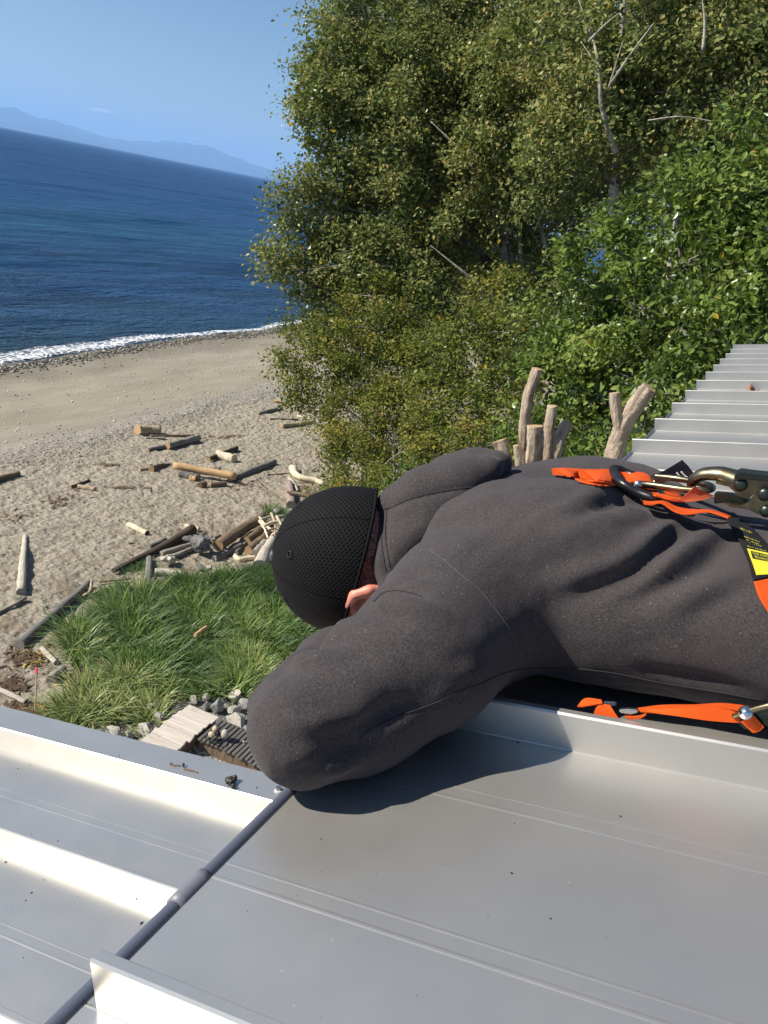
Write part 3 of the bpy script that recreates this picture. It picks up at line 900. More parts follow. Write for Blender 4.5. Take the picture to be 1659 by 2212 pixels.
def ribbon(name, parent, edgeA, edgeB, mat, th=.0018, n=40, scale=420.0):
    """flat strap between two edges (world polylines)"""
    A, Bq = resample(edgeA, n), resample(edgeB, n)
    T = np.gradient((A + Bq) / 2, axis=0); Nn = np.cross(T, Bq - A); Nn /= np.linalg.norm(Nn, axis=1)[:, None] + 1e-12
    k = 5
    rows = [A + (Bq - A) * t for t in np.linspace(0, 1, k)]
    top = np.stack([r + Nn * th / 2 for r in rows], 1); bot = np.stack([r - Nn * th / 2 for r in rows], 1)
    V = np.concatenate([top.reshape(-1, 3), bot.reshape(-1, 3)]); m = n * k; Q = []
    for i in range(n - 1):
        for j in range(k - 1):
            a = i * k + j
            Q += [[a, a + 1, a + k + 1, a + k], [m + a, m + a + k, m + a + k + 1, m + a + 1]]
        Q += [[i * k, (i + 1) * k, m + (i + 1) * k, m + i * k], [i * k + k - 1, m + i * k + k - 1, m + (i + 1) * k + k - 1, (i + 1) * k + k - 1]]
    for j in range(k - 1):
        Q += [[j, m + j, m + j + 1, j + 1], [(n - 1) * k + j, (n - 1) * k + j + 1, m + (n - 1) * k + j + 1, m + (n - 1) * k + j]]
    Q = np.array(Q)
    me = mesh_np(V, Q, False)
    d = np.r_[0, np.cumsum(np.linalg.norm(np.diff((A + Bq) / 2, axis=0), axis=1))] * scale
    u = np.tile(np.repeat(d, k), 2); v = np.tile(np.tile(np.linspace(0, 1, k), n), 2)
    ul = me.uv_layers.new(name='UVMap')
    ul.data.foreach_set('uv', np.stack([u[Q.ravel()], v[Q.ravel()]], 1).astype(np.float32).ravel())
    return link(name, me, mat, parent)
def surf_edge(pts, lift=.003, n=24):
    L, _ = surf_line(HT, pts, n, lift); return L
import bmesh
def plate(name, parent, poly, Y, th, mat, bevel=.0012):
    """solid plate: outline given in photograph units, standing at distance Y along the eave, th thick"""
    bm = bmesh.new()
    P = [at_y(x, y, Y) for x, y in poly]
    vs_ = [bm.verts.new(p) for p in P]
    f = bm.faces.new(vs_)
    r = bmesh.ops.extrude_face_region(bm, geom=[f])
    for v in r['geom']:
        if isinstance(v, bmesh.types.BMVert): v.co += Vector((0, th, 0))
    bmesh.ops.recalc_face_normals(bm, faces=bm.faces)
    if bevel:
        bmesh.ops.bevel(bm, geom=[e for e in bm.edges if e.calc_face_angle(0) > .6], offset=bevel, segments=2, affect='EDGES', clamp_overlap=True)
    me = bpy.data.meshes.new('mesh'); bm.to_mesh(me); bm.free()
    return link(name, me, mat, parent)
harness = empty('safety_harness', rp(-.17, 1.09, .24))
tag(harness, 'orange and black fall-arrest harness worn over the charcoal hoodie', 'safety harness')
# shoulder straps running up the back to the pad
ribbon('shoulder_strap', harness, surf_edge(C(cf, (90, 200), (300, 204), (560, 212), (640, 222)), .012), surf_edge(C(cf, (96, 212), (280, 238), (440, 258), (640, 268)), .004), M_ORANGE)
ribbon('shoulder_strap', harness, surf_edge(C(cf, (250, 246), (380, 260), (600, 266)), .004), surf_edge(C(cf, (300, 262), (420, 284), (600, 284)), .003), M_ORANGE)
# black frame of the dorsal pad
loop = at3(chk, (200, 165, 1.12), (235, 160, 1.125), (330, 200, 1.13), (560, 300, 1.11), (640, 410, 1.06), (625, 445, 1.045), (590, 440, 1.04), (440, 385, 1.045), (290, 300, 1.05), (225, 235, 1.07), (200, 165, 1.12))
V, Tq, Q = tube(resample(loop, 60), .0060, 12, caps=False)
link('dorsal_pad', MB().add(V, None, Q).mesh(), M_BLACKP, harness)
# webbing looped over the ring base
ribbon('strap_loop', harness, at3(chk, (320, 270, 1.10), (350, 215, 1.12), (430, 192, 1.13), (520, 215, 1.13), (600, 290, 1.12)), at3(chk, (345, 300, 1.06), (385, 285, 1.07), (440, 280, 1.07), (510, 290, 1.07), (570, 310, 1.07)), M_ORANGE)
ribbon('strap_loop', harness, at3(chk, (480, 340, 1.10), (640, 350, 1.11), (800, 390, 1.11), (860, 440, 1.10)), at3(chk, (470, 345, 1.06), (640, 375, 1.07), (760, 410, 1.07), (830, 450, 1.07)), M_ORANGE)
# steel D-ring: flat eye plate
ring = at3(chk, (430, 300, 1.06), (520, 306, 1.06), (700, 330, 1.055), (900, 356, 1.05), (1060, 362, 1.05), (1130, 348, 1.06), (1120, 322, 1.08), (1000, 288, 1.10), (800, 250, 1.115), (610, 232, 1.12), (575, 240, 1.12), (600, 296, 1.09))
link('d_ring', MB().add(*tube(resample(ring[:8], 40), .0042, 10)).add(*tube(resample(ring[7:], 30), .0042, 10)).mesh(), M_GOLD, harness)
plate('ring_plate', harness, C(chk, (575, 222), (820, 258), (900, 268), (760, 268), (700, 278), (670, 300), (730, 338), (680, 330), (600, 315)), 1.085, .003, M_GOLD, .0006)
link('ring_pin', MB().add(*lathe(at_y(*chk(432, 312), 1.058), (0, 1, 0), [(.001, -.004), (.0052, -.003), (.006, 0), (.0052, .003), (.003, .012)])).mesh(), M_STEEL, harness)
# black instruction tab standing up behind the ring
tabp = C(chk, (575, 225), (700, 165), (850, 75), (905, 130), (985, 235), (800, 245))
tab = plate('instruction_tab', harness, tabp, 1.15, .001, simple('glossy_black_film', (.012, .013, .02), .16), 0)
mb = MB(); g = np.random.default_rng(5)
for row in range(2):
    for q in range(7):
        x0, y0 = (790 + row * 42 + q * 9, 198 - row * 10 + q * 9)
        w_, h_ = g.uniform(5, 8), g.uniform(10, 16)
        P = [at_y(*chk(x0 + dx * w_ + dy * h_ * .9, y0 + dx * w_ * .9 - dy * h_ * .6), 1.1496) for dx, dy in ((0, 0), (1, 0), (1, 1), (0, 1))]
        mb.add(P, None, [[0, 1, 2, 3]])
link('tab_print', mb.mesh(False), simple('white_print', (.8, .79, .75), .5), tab)
# folded orange tab in front of the hook
P = at3(chk, (960, 330, 1.03), (1150, 410, 1.045)); P2 = at3(chk, (700, 462, 1.035), (820, 468, 1.03), (1060, 455, 1.035), (1150, 420, 1.045))
P1 = at3(chk, (700, 460, 1.035), (800, 452, 1.03), (880, 405, 1.028), (960, 328, 1.03))
P3 = at3(chk, (760, 468, 1.033), (930, 466, 1.03), (1060, 448, 1.037), (1150, 412, 1.05))
ribbon('folded_tab', harness, P1, P3, webbing('faded_orange_webbing', (.85, .20, .08)), .0012, 24)
# lower strap leaving the pad towards the label sleeve
ribbon('back_strap', harness, at3(chk, (550, 385, 1.05), (640, 392, 1.055), (760, 420, 1.06), (860, 432, 1.06)), at3(chk, (600, 415, 1.025), (680, 436, 1.03), (760, 450, 1.03), (840, 450, 1.04)), M_ORANGE)
ribbon('back_strap', harness, at3(chk, (480, 462, 1.03), (560, 470, 1.03), (680, 466, 1.03), (800, 520, 1.03), (950, 545, 1.03), (1120, 550, 1.03), (1230, 580, 1.02), (1310, 612, 1.01)), at3(chk, (488, 488, 1.0), (560, 496, 1.0), (650, 480, 1.0), (780, 560, .995), (900, 585, .99), (1080, 562, .99), (1200, 590, .985), (1280, 620, .98)), M_ORANGE)
# black sleeve with the printed label, lying on the back
def grid_patch(name, parent, left, right, mat, lift, nu=14, nv=34, th=.0025):
    Lp, Rp = resample(np.array(left, float), nv), resample(np.array(right, float), nv)
    pts = []
    last = None
    for a, b in zip(Lp, Rp):
        for t in np.linspace(0, 1, nu):
            p, nn = hit(HT, *(a + (b - a) * t), lift)
            if p is None: p = last
            last = p; pts.append(p)
    V = np.array(pts).reshape(nv, nu, 3)
    for _ in range(5):
        V[1:-1] = V[1:-1] * .5 + .25 * (V[2:] + V[:-2]); V[:, 1:-1] = V[:, 1:-1] * .5 + .25 * (V[:, 2:] + V[:, :-2])
    V = V + NV * .003
    V = V.reshape(-1, 3)
    Q = np.array([[j * nu + i, (j + 1) * nu + i, (j + 1) * nu + i + 1, j * nu + i + 1] for j in range(nv - 1) for i in range(nu - 1)])
    me = mesh_np(V, Q)
    U = np.stack([np.tile(np.linspace(0, 1, nu), nv), np.repeat(np.linspace(0, 1, nv), nu)], 1) * [1, 60]
    me.uv_layers.new(name='UVMap').data.foreach_set('uv', np.ascontiguousarray(U[Q.ravel()][:, ::-1], dtype=np.float32).ravel())
    o = link(name, me, mat, parent)
    if th:
        s = o.modifiers.new('thickness', 'SOLIDIFY'); s.thickness = th; s.offset = 0
    return o, bvh(V, Q)
sleeve, ST = grid_patch('label_sleeve', harness, C(clb, (228, 290), (300, 440), (480, 720), (620, 1040), (760, 1480)), C(clb, (380, 250), (640, 450), (900, 720), (1120, 960), (1500, 1340)), M_BLACKW, .003)
def film(name, parent, tree, poly, mat, lift, nu=10, nv=10):
    (a, b, c, d) = [np.array(p, float) for p in poly]
    pts = []; last = None
    for v in np.linspace(0, 1, nv):
        for u in np.linspace(0, 1, nu):
            q = (a * (1 - u) + b * u) * (1 - v) + (d * (1 - u) + c * u) * v
            p, nn = hit(tree, q[0], q[1], lift)
            if p is None: p = last
            last = p; pts.append(p)
    Q = np.array([[j * nu + i, (j + 1) * nu + i, (j + 1) * nu + i + 1, j * nu + i + 1] for j in range(nv - 1) for i in range(nu - 1)])
    return link(name, mesh_np(np.array(pts), Q), mat, parent)
M_YEL = simple('yellow_label', (.62, .56, .035), .45); M_BLK = simple('label_black', (.012, .012, .010), .5)
label = film('yellow_label', sleeve, ST, C(clb, (640, 842), (1190, 960), (1330, 1300), (808, 1325)), M_YEL, .0019)
film('label_panel', sleeve, ST, C(clb, (700, 888), (1180, 1000), (1240, 1130), (742, 1032)), M_BLK, .0023)
def label_text(txt, c, x0, y0, x1, y1, hgt, slant, mat, lift):
    """letters laid on the sleeve along the line (x0,y0)-(x1,y1) of a zoomed view"""
    cu_ = bpy.data.curves.new('lettering', 'FONT'); cu_.body = txt; cu_.size = 1.0; cu_.resolution_u = 2
    o = bpy.data.objects.new('lettering', cu_); COL.objects.link(o)
    me = bpy.data.meshes.new_from_object(o.evaluated_get(bpy.context.evaluated_depsgraph_get()))
    bpy.data.objects.remove(o)
    co = np.empty(len(me.vertices) * 3); me.vertices.foreach_get('co', co); co = co.reshape(-1, 3)
    w = co[:, 0].max(); out = []; last = rp(0, 1, .2)
    for x, y, _ in co:
        u = x / w
        px, py = x0 + (x1 - x0) * u + slant * y * hgt, y0 + (y1 - y0) * u - y * hgt
        p, nn = hit(ST, *c(px, py), lift)
        if p is None: p = last
        last = p; out.append(p)
    me.vertices.foreach_set('co', np.array(out, dtype=np.float32).ravel()); me.update()
    return link('lettering', me, mat, sleeve)
label_text('THIS HARNESS', clb, 735, 955, 1150, 1052, 62, -.4, M_YEL, .0027)
label_text('BELONGS TO', clb, 782, 1022, 1130, 1108, 62, -.4, M_YEL, .0027)
M_YELD = simple('faded_yellow_print', (.30, .27, .04), .6)
# the smaller lines are too fine to read in the photograph: rows of tiny printed marks
mb = MB(); g = np.random.default_rng(12)
for (x0, y0, x1, y1, nn_) in ((520, 480, 740, 575, 9), (535, 505, 700, 575, 7), (605, 645, 885, 745, 15), (640, 700, 885, 790, 14), (690, 750, 935, 832, 12), (648, 815, 1005, 910, 17)):
    for q in range(nn_):
        if g.uniform() < .14: continue
        u0 = q / nn_; u1 = u0 + g.uniform(.45, .85) / nn_; hh_ = g.uniform(14, 24)
        P = []
        for u, v in ((u0, 0), (u1, 0), (u1, 1), (u0, 1)):
            p, nm = hit(ST, *clb(x0 + (x1 - x0) * u - .4 * v * hh_, y0 + (y1 - y0) * u - v * hh_), .0024)
            if p is not None: P.append(p)
        if len(P) == 4: mb.add(P, None, [[0, 1, 2, 3]])
link('small_print', mb.mesh(False), M_YELD, sleeve)
# orange strap going on from the sleeve over the flank
grid_patch('side_strap', harness, C(clb, (765, 1500), (850, 1760), (960, 1950), (1120, 2200)), C(clb, (1500, 1360), (1600, 1600), (1700, 1800), (1860, 2050)), M_ORANGE, .0015)
# chest strap under the body, close to the seam of the roof
ribbon('chest_strap', harness, at3(cs, (622, 228, .862), (820, 204, .864), (1080, 200, .866), (1300, 190, .868), (1500, 212, .868)), at3(cs, (622, 246, .856), (820, 226, .852), (1080, 220, .848), (1300, 222, .85), (1470, 250, .85)), M_ORANGE)
ribbon('chest_strap', harness, at3(cs, (640, 240, .855), (900, 226, .85), (1180, 226, .848), (1330, 236, .848), (1440, 268, .848)), at3(cs, (640, 250, .851), (900, 284, .846), (1180, 322, .846), (1330, 335, .846), (1430, 340, .846)), M_ORANGE)
ribbon('chest_strap', harness, at3(cs, (1440, 330, .846), (1500, 300, .845), (1545, 282, .847)), at3(cs, (1540, 420, .846), (1590, 405, .845), (1625, 372, .847)), M_ORANGE, n=14)
plate('strap_slider', harness, C(cs, (468, 238), (540, 233), (618, 240), (622, 262), (560, 280), (474, 262)), .852, .006, M_STEEL, .001)
ribbon('chest_strap', harness, at3(cs, (515, 285, .85), (560, 290, .85), (630, 285, .85), (690, 266, .85)), at3(cs, (530, 304, .85), (570, 312, .85), (640, 305, .85), (680, 285, .85)), M_ORANGE, n=14)
plate('strap_keeper', harness, C(cs, (340, 182), (445, 190), (445, 212), (345, 206)), .868, .006, simple('blue_grey_keeper', (.05, .06, .08), .4), .001)
ribbon('leg_strap', harness, at3(cs, (140, 215, .87), (200, 150, .872), (330, 160, .87)), at3(cs, (180, 216, .862), (250, 205, .862), (340, 190, .864)), M_ORANGE, n=14)
ribbon('leg_strap', harness, at3(cs, (330, 190, .866), (285, 225, .862), (268, 300, .858), (275, 330, .856)), at3(cs, (400, 200, .866), (430, 250, .862), (480, 320, .858), (510, 360, .856)), M_ORANGE, n=18)
bk = at3(cs, (1385, 290, .846), (1480, 255, .843), (1660, 205, .84), (1760, 185, .84))
link('buckle_bar', MB().add(*tube(resample(bk, 20), .0030, 10)).mesh(), M_GOLD, harness)
plate('buckle', harness, C(cs, (1385, 285), (1440, 300), (1510, 385), (1490, 402), (1440, 375)), .848, .004, M_DARKG, .0008)
plate('buckle', harness, C(cs, (1565, 270), (1659, 235), (1800, 230), (1800, 360), (1640, 372)), .85, .006, M_DARKG, .001)
link('buckle_bright_spot', MB().add(*lathe(at_y(*cs(1482, 262), .8425), (-.3, -.8, .5), [(.0005, .006), (.0065, .004), (.0075, 0), (.006, -.003)])).mesh(), simple('bright_spot_metal', (.9, .88, .85), .18, 1.0), harness)  # small bright spot on the buckle, modelled as a raised disc

hook = empty('snap_hook', at_y(*chk(1300, 300), 1.06))
tag(hook, 'large bronze-coloured steel snap hook clipped to the D-ring on the harness', 'snap hook')
hk_ = at3(chk, (935, 345, 1.075), (940, 300, 1.075), (965, 258, 1.072), (1030, 215, 1.068), (1120, 203, 1.065), (1220, 208, 1.062), (1300, 232, 1.06), (1370, 258, 1.058))
hk2 = resample(hk_, 40)
V, Tq, Q = tube(hk2, np.interp(np.linspace(0, 1, 40), [0, .15, .5, .8, 1], [.006, .0085, .0095, .011, .0125]), 14, flat=.8)
link('hook_body', MB().add(V, Tq, Q).mesh(), M_GOLD, hook)
plate('hook_plate', hook, C(chk, (1345, 215), (1400, 232), (1700, 262), (1800, 270), (1800, 380), (1660, 355), (1560, 372), (1480, 440), (1400, 430), (1290, 330), (1170, 300), (1160, 290), (1260, 285), (1330, 280)), 1.045, .018, M_GOLD, .0015)
plate('frame_plate', hook, C(chk, (1378, 192), (1480, 208), (1700, 232), (1800, 240), (1800, 300), (1700, 290), (1470, 262), (1345, 268), (1352, 225)), 1.038, .03, M_DARKG, .0015)
plate('lever', hook, C(chk, (1250, 478), (1340, 500), (1410, 506), (1470, 480), (1540, 400), (1620, 350), (1700, 345), (1800, 350), (1800, 600), (1660, 588), (1560, 590), (1480, 545), (1340, 525), (1260, 505)), 1.035, .012, M_GOLD, .0015)
plate('gate', hook, C(chk, (1150, 400), (1180, 390), (1330, 405), (1450, 440), (1500, 460), (1450, 490), (1380, 500), (1250, 480), (1150, 490)), 1.05, .014, M_DARKG, .001)
for x, y, r in ((1400, 312, .0078), (1625, 402, .0075), (1640, 560, .0070)):
    link('rivet', MB().add(*lathe(at_y(*chk(x, y), 1.033 if x > 1500 else 1.043), (-.15, -1, .1), [(r, -.002), (r, .001), (r * .8, .0028), (r * .4, .0036), (.0004, .0039)])).mesh(), M_DARKG, hook)

# ------------------------------------------------------------------ ground: yard, bank and beach falling to the sea
SEA = -1.0
def shore_u(y):
    return 30.0 + 3.5 * (1 - np.exp(-np.clip(np.asarray(y, float) - 22, -12, 400) / 15.0))
HAZE = 4.6e-5
def ground_z(x, y):
    u = -np.asarray(x, float); y = np.asarray(y, float)
    t = (u - 9.0) / (shore_u(y) - 9.0)
    z = np.where(t > 0, SEA * np.clip(t, 0, 1)**1.15, 0.0)
    z = np.where(t > 1, SEA - 2.6 * (1 - np.exp(-(t - 1) * 1.6)), z)
    return z
def detail_z(P):
    """small relief: trodden dry sand near the house, smoother wet beach further down"""
    u = -P[:, 0]; t = np.clip((u - 9.5) / 2.0, 0, 1)
    wr = wrack_u(P[:, 1])
    dry = np.clip((wr - u) / .8, 0, 1) * t
    a = vnoise(P, 2.6, 1) * .020 + np.minimum(0, vnoise(P, 3.9, 2)) * .055 + vnoise(P, 7.0, 5) * .012
    b = vnoise(P, .6, 3) * .03 + vnoise(P * [1, .35], 1.7, 4) * .012
    edge = np.exp(-((u - wr) / .35)**2) * .03
    return a * dry + b * t + edge
def wrack_u(y):
    return 20.6 + .8 * np.sin(np.asarray(y) * .22 + .6) + .25 * np.sin(np.asarray(y) * .9)
def gpt(f, x, y, lift=0.0):
    v = ray(*f(x, y)); t = (9.0) / -v[2]
    for _ in range(12):
        p = CAM + v * t
        t = (CAM[2] - float(ground_z(p[0], p[1])) - lift) / -v[2]
    return CAM + v * t
def axis_pts(lo, hi, st, far, g=1.35):
    a = list(np.arange(lo, hi + 1e-6, st)); s = st; x = hi
    while x < far: s *= g; x += s; a.append(min(x, far))
    s = st; x = lo; b = []
    while x > -far: s *= g; x -= s; b.append(max(x, -far))
    return np.array(b[::-1] + a)
gx = axis_pts(-35.5, -8.0, .085, 43000); gy = axis_pts(5.0, 64.0, .13, 43000)
GX, GY = np.meshgrid(gx, gy, indexing='ij')
P2 = np.stack([GX.ravel(), GY.ravel()], 1)
z = ground_z(P2[:, 0], P2[:, 1])
near = (P2[:, 0] > -36) & (P2[:, 0] < -8) & (P2[:, 1] > 4) & (P2[:, 1] < 70)
z[near] += detail_z(P2[near])
nx_, ny_ = len(gx), len(gy)
I = np.arange(nx_ * ny_).reshape(nx_, ny_)
Q = np.stack([I[:-1, :-1], I[1:, :-1], I[1:, 1:], I[:-1, 1:]], -1).reshape(-1, 4)
n = NT('beach_sand')
p = n.pos()
geo = n.node('ShaderNodeNewGeometry'); sep = n.node('ShaderNodeSeparateXYZ'); n.t.links.new(geo.outputs['Position'], sep.inputs[0])
u = n.math('MULTIPLY', sep.outputs[0], -1.0)
zz = sep.outputs[2]
dry = n.mix(n.ramp(n.noise(p, 1.4, 6, .65), [(.3, 0.0), (.7, 1.0)]), (.325, .288, .225), (.425, .38, .302))
dry = n.mix(n.ramp(n.noise(p, 16, 4, .7), [(.35, .55), (.6, 0.0)]), dry, (.22, .185, .13))
speck = n.ramp(n.voro(p, 9.0), [(.05, 1.0), (.11, 0.0)])
wet = n.mix(n.ramp(n.noise(n.pos((1, .25, 1)), .8, 5, .6), [(.35, 0.0), (.65, 1.0)]), (.255, .225, .17), (.32, .285, .22))
shell = n.math('MULTIPLY', n.ramp(n.voro(p, 6.5), [(.07, 1.0), (.13, 0.0)]), n.ramp(n.noise(n.pos((1, .3, 1)), .55, 4, .6), [(.50, 0.0), (.62, 1.0)]))
wet = n.mix(n.math('MULTIPLY', shell, .8), wet, (.52, .50, .46))
dk = n.math('MULTIPLY', n.ramp(n.voro(n.pos(rot=(0, 0, .7)), 4.2), [(.06, 1.0), (.12, 0.0)]), n.ramp(n.noise(p, .7, 3), [(.45, 0.0), (.6, 1.0)]))
wet = n.mix(n.math('MULTIPLY', dk, .75), wet, (.07, .062, .05))
# the high-water line: grey shingle, then darker sand next to the sea
lineu = n.math('ADD', u, n.math('MULTIPLY', n.math('SUBTRACT', n.noise(n.pos((.3, .3, .3)), 1.1, 3), .5), 2.2))
wrk = n.ramp(n.math('MULTIPLY', n.math('SUBTRACT', lineu, 15.0), 1 / 15.0), [(.30, 0.0), (.37, .7), (.42, .75), (.50, 0.0)])
mdry = n.ramp(n.math('MULTIPLY', n.math('SUBTRACT', lineu, 15.0), 1 / 15.0), [(.36, 0.0), (.43, 1.0)])
col = n.mix(mdry, dry, wet)
shing = n.mix(n.ramp(n.noise(p, 14, 3, .8), [(.4, 0.0), (.6, 1.0)]), (.15, .135, .115), (.33, .31, .275))
col = n.mix(n.math('MULTIPLY', wrk, n.ramp(n.noise(p, 2.2, 4, .7), [(.35, .25), (.6, 1.0)])), col, shing)
damp = n.ramp(n.math('MULTIPLY', n.math('ADD', zz, 1.12), 2.6), [(.0, 1.0), (.30, .85), (.85, 0.0)])
col = n.mix(n.math('MULTIPLY', damp, .8), col, (.085, .077, .064))
# litter of bark and leaves towards the bushes and the yard
lit = n.math('MULTIPLY', n.ramp(n.noise(p, 1.1, 5, .7), [(.48, 0.0), (.62, 1.0)]), n.ramp(n.math('MULTIPLY', u, 1 / 30), [(.30, 1.0), (.52, 0.0)]))
lcol = n.mix(n.ramp(n.noise(p, 22, 4, .8), [(.4, 0.0), (.6, 1.0)]), (.075, .043, .024), (.20, .135, .075))
col = n.mix(n.math('MULTIPLY', lit, .75), col, lcol)
yard = n.ramp(n.math('MULTIPLY', u, 1 / 30), [(.26, 1.0), (.30, 0.0)])
gcol = n.mix(n.ramp(n.voro(p, 42, out='Color'), [(.2, 0.0), (.8, 1.0)]), (.10, .094, .084), (.30, .285, .255))
col = n.mix(yard, col, gcol)
foot = n.math('ADD', n.math('MULTIPLY', n.voro(n.pos((1, 1, 0)), 5.2, 'SMOOTH_F1'), .10), n.math('MULTIPLY', n.voro(n.pos((1, 1.15, 0), (0, 0, .5)), 9.0, 'SMOOTH_F1'), .06))
hgt = n.math('ADD', n.math('ADD', n.math('MULTIPLY', n.noise(p, 6, 6, .7), .10), n.math('MULTIPLY', n.noise(p, 45, 3, .6), .012)), foot)
hgt2 = n.math('MULTIPLY', n.noise(n.pos((1, .3, 1)), 3.5, 5, .65), .03)
hm = n.node('ShaderNodeMix'); n.t.links.new(mdry, hm.inputs[0]); n.t.links.new(hgt, hm.inputs[2]); n.t.links.new(hgt2, hm.inputs[3])
M_SAND = n.P(color=col, rough=.93, spec=.2, normal=n.bump(hm.outputs[0], 1.0, 1.0)).m
beach = link('beach', mesh_np(np.c_[P2, z], Q), M_SAND)
tag(beach, 'pale trodden sand beach falling from the house towards the sea', kind='structure')

# ------------------------------------------------------------------ sea
n = NT('sea_water')
geo = n.node('ShaderNodeNewGeometry'); sep = n.node('ShaderNodeSeparateXYZ'); n.t.links.new(geo.outputs['Position'], sep.inputs[0])
off = n.math('SUBTRACT', n.math('MULTIPLY', sep.outputs[0], -1.0), 32.0)
offn = n.math('ADD', off, n.math('MULTIPLY', n.math('SUBTRACT', n.noise(n.pos((.02, .006, 1)), 2.0, 4), .5), 60))
fx = n.ramp(n.math('MULTIPLY', offn, 1 / 160), [(0, (.040, .052, .046)), (.04, (.014, .032, .042)), (.14, (.006, .029, .080)), (.34, (.007, .052, .108)), (.55, (.007, .044, .122)), (1.0, (.008, .042, .125))])
weed = n.ramp(n.noise(n.pos((.10, .035, 1)), 1.0, 4, .6), [(.50, 0.0), (.62, .7)])
fx = n.mix(n.math('MULTIPLY', weed, n.ramp(n.math('MULTIPLY', off, 1 / 160), [(0, 1.0), (.25, 0.5), (.5, 0.0)])), fx, (.004, .010, .014))
w1 = n.noise(n.pos((.42, .13, .1), (0, 0, .12)), 1.0, 5, .68, dist=.5)
w2 = n.noise(n.pos((1.6, .55, .1), (0, 0, -.15)), 1.0, 4, .6)
w3 = n.noise(n.pos((.045, .016, .1), (0, 0, .05)), 1.0, 3, .5)
hh = n.math('ADD', n.math('ADD', n.math('MULTIPLY', w1, .55), n.math('MULTIPLY', w2, .16)), n.math('MULTIPLY', w3, 1.6))
nb_ = n.bump(hh, 1.0, 2.4)
paw = n.math('MULTIPLY', n.math('ADD', n.math('MULTIPLY', n.noise(n.pos((.24, .05, 1), (0, 0, .1)), 1.0, 5, .7), 1.0), n.noise(n.pos((.06, .010, 1)), 1.0, 4, .65)), 1.0)
paw = n.ramp(paw, [(.72, .5), (1.28, 1.9)])
n.n.remove(n.b)
df = n.node('ShaderNodeBsdfDiffuse'); gl = n.node('ShaderNodeBsdfGlossy'); gl.inputs['Roughness'].default_value = .24; gl.inputs[0].default_value = (.72, .87, 1.0, 1)
n.t.links.new(fx, df.inputs[0]); n.t.links.new(nb_, df.inputs['Normal']); n.t.links.new(nb_, gl.inputs['Normal'])
fr = n.node('ShaderNodeFresnel'); fr.inputs[0].default_value = 1.333; n.t.links.new(nb_, fr.inputs['Normal'])
ms = n.node('ShaderNodeMixShader')                      # short steep waves face the shore, so the mean reflectance stays low even far out
n.t.links.new(n.math('MULTIPLY', paw, n.math('ADD', .03, n.math('MULTIPLY', n.math('MINIMUM', fr.outputs[0], .62), .30))), ms.inputs[0])
n.t.links.new(df.outputs[0], ms.inputs[1]); n.t.links.new(gl.outputs[0], ms.inputs[2]); n.t.links.new(ms.outputs[0], n.out.inputs['Surface'])
M_SEA = n.m
sx_ = np.r_[-44000, -15000, -6000, -2500, -1000, -600, -420, -330, -270, -230, np.arange(-204, -24, .75), -24]
sy_ = np.r_[-44000, -15000, -5000, -1500, -500, -100, np.arange(-20, 170, 1.5), 190, 220, 270, 340, 500, 1500, 5000, 15000, 44000]
SX, SY = np.meshgrid(sx_, sy_, indexing='ij'); I = np.arange(SX.size).reshape(SX.shape)
Q = np.stack([I[:-1, :-1], I[1:, :-1], I[1:, 1:], I[:-1, 1:]], -1).reshape(-1, 4)
SP_ = np.c_[SX.ravel(), SY.ravel()]; su_ = -SP_[:, 0] - shore_u(SP_[:, 1])
fade = np.clip((su_ - .5) / 8, 0, 1) * np.clip((-SP_[:, 0] < 210) * 1.0, 0, 1) * np.clip((205 + SP_[:, 0]) / 60, 0, 1)
rot_ = SP_ @ np.array([[.985, .17], [-.17, .985]])
hz_ = vnoise(rot_ * [.20, .055], 1, 61) * .15 + vnoise(rot_ * [.42, .13], 1, 62) * .085 + vnoise(rot_ * [.085, .03], 1, 63) * .12
sea = link('sea', mesh_np(np.c_[SP_, SEA + hz_ * fade], Q), M_SEA)
tag(sea, 'deep blue sea with small wind waves reaching the horizon', kind='structure')
# surf: lace of white foam along the water's edge
n = NT('surf_foam')
a_ = n.attr('edge'); p = n.pos()
cell = n.voro(n.pos((1, .6, 1)), 3.6, 'DISTANCE_TO_EDGE')
lace = n.ramp(cell, [(.02, 1.0), (.16, 0.0)])
nz = n.noise(n.pos((1, .45, 1)), 2.6, 6, .72)
al = n.ramp(n.math('ADD', n.math('MULTIPLY', n.math('ADD', n.math('MULTIPLY', lace, .45), n.math('MULTIPLY', nz, .9)), 1.0), n.math('SUBTRACT', a_, 1.0)), [(.30, 0.0), (.68, .95)])
M_FOAM = n.P(color=(.80, .82, .83), rough=.7, alpha=al, normal=n.bump(nz, .6, .06)).m
ys = np.arange(4, 90, .35); cols = 15; V = []; ed = []
for y in ys:
    su = float(shore_u(y)); wv = .35 * math.sin(y * .35) + .25 * math.sin(y * .83 + 1) + .12 * math.sin(y * 2.1)
    wid = (1.5 + .6 * math.sin(y * .19 + 2.0)) * (1.0 if y > 14 else .8)
    for c_ in np.linspace(0, 1, cols):
        V.append([-(su - .12 + wv * .55 + c_ * wid), y, max(SEA + .03, float(ground_z(-(su - .12 + wv * .55 + c_ * wid), y)) + .03) + .05 * math.sin(c_ * math.pi)])
        ed.append(math.sin(min(1, c_ * 1.02) * math.pi)**.5 * (1.05 if c_ < .5 else .9))
V = np.array(V); I = np.arange(len(V)).reshape(len(ys), cols)
Q = np.stack([I[:-1, :-1], I[1:, :-1], I[1:, 1:], I[:-1, 1:]], -1).reshape(-1, 4)
me = mesh_np(V, Q); attr(me, 'edge', ed)
tag(link('surf', me, M_FOAM), 'white surf breaking along the edge of the beach', kind='stuff')

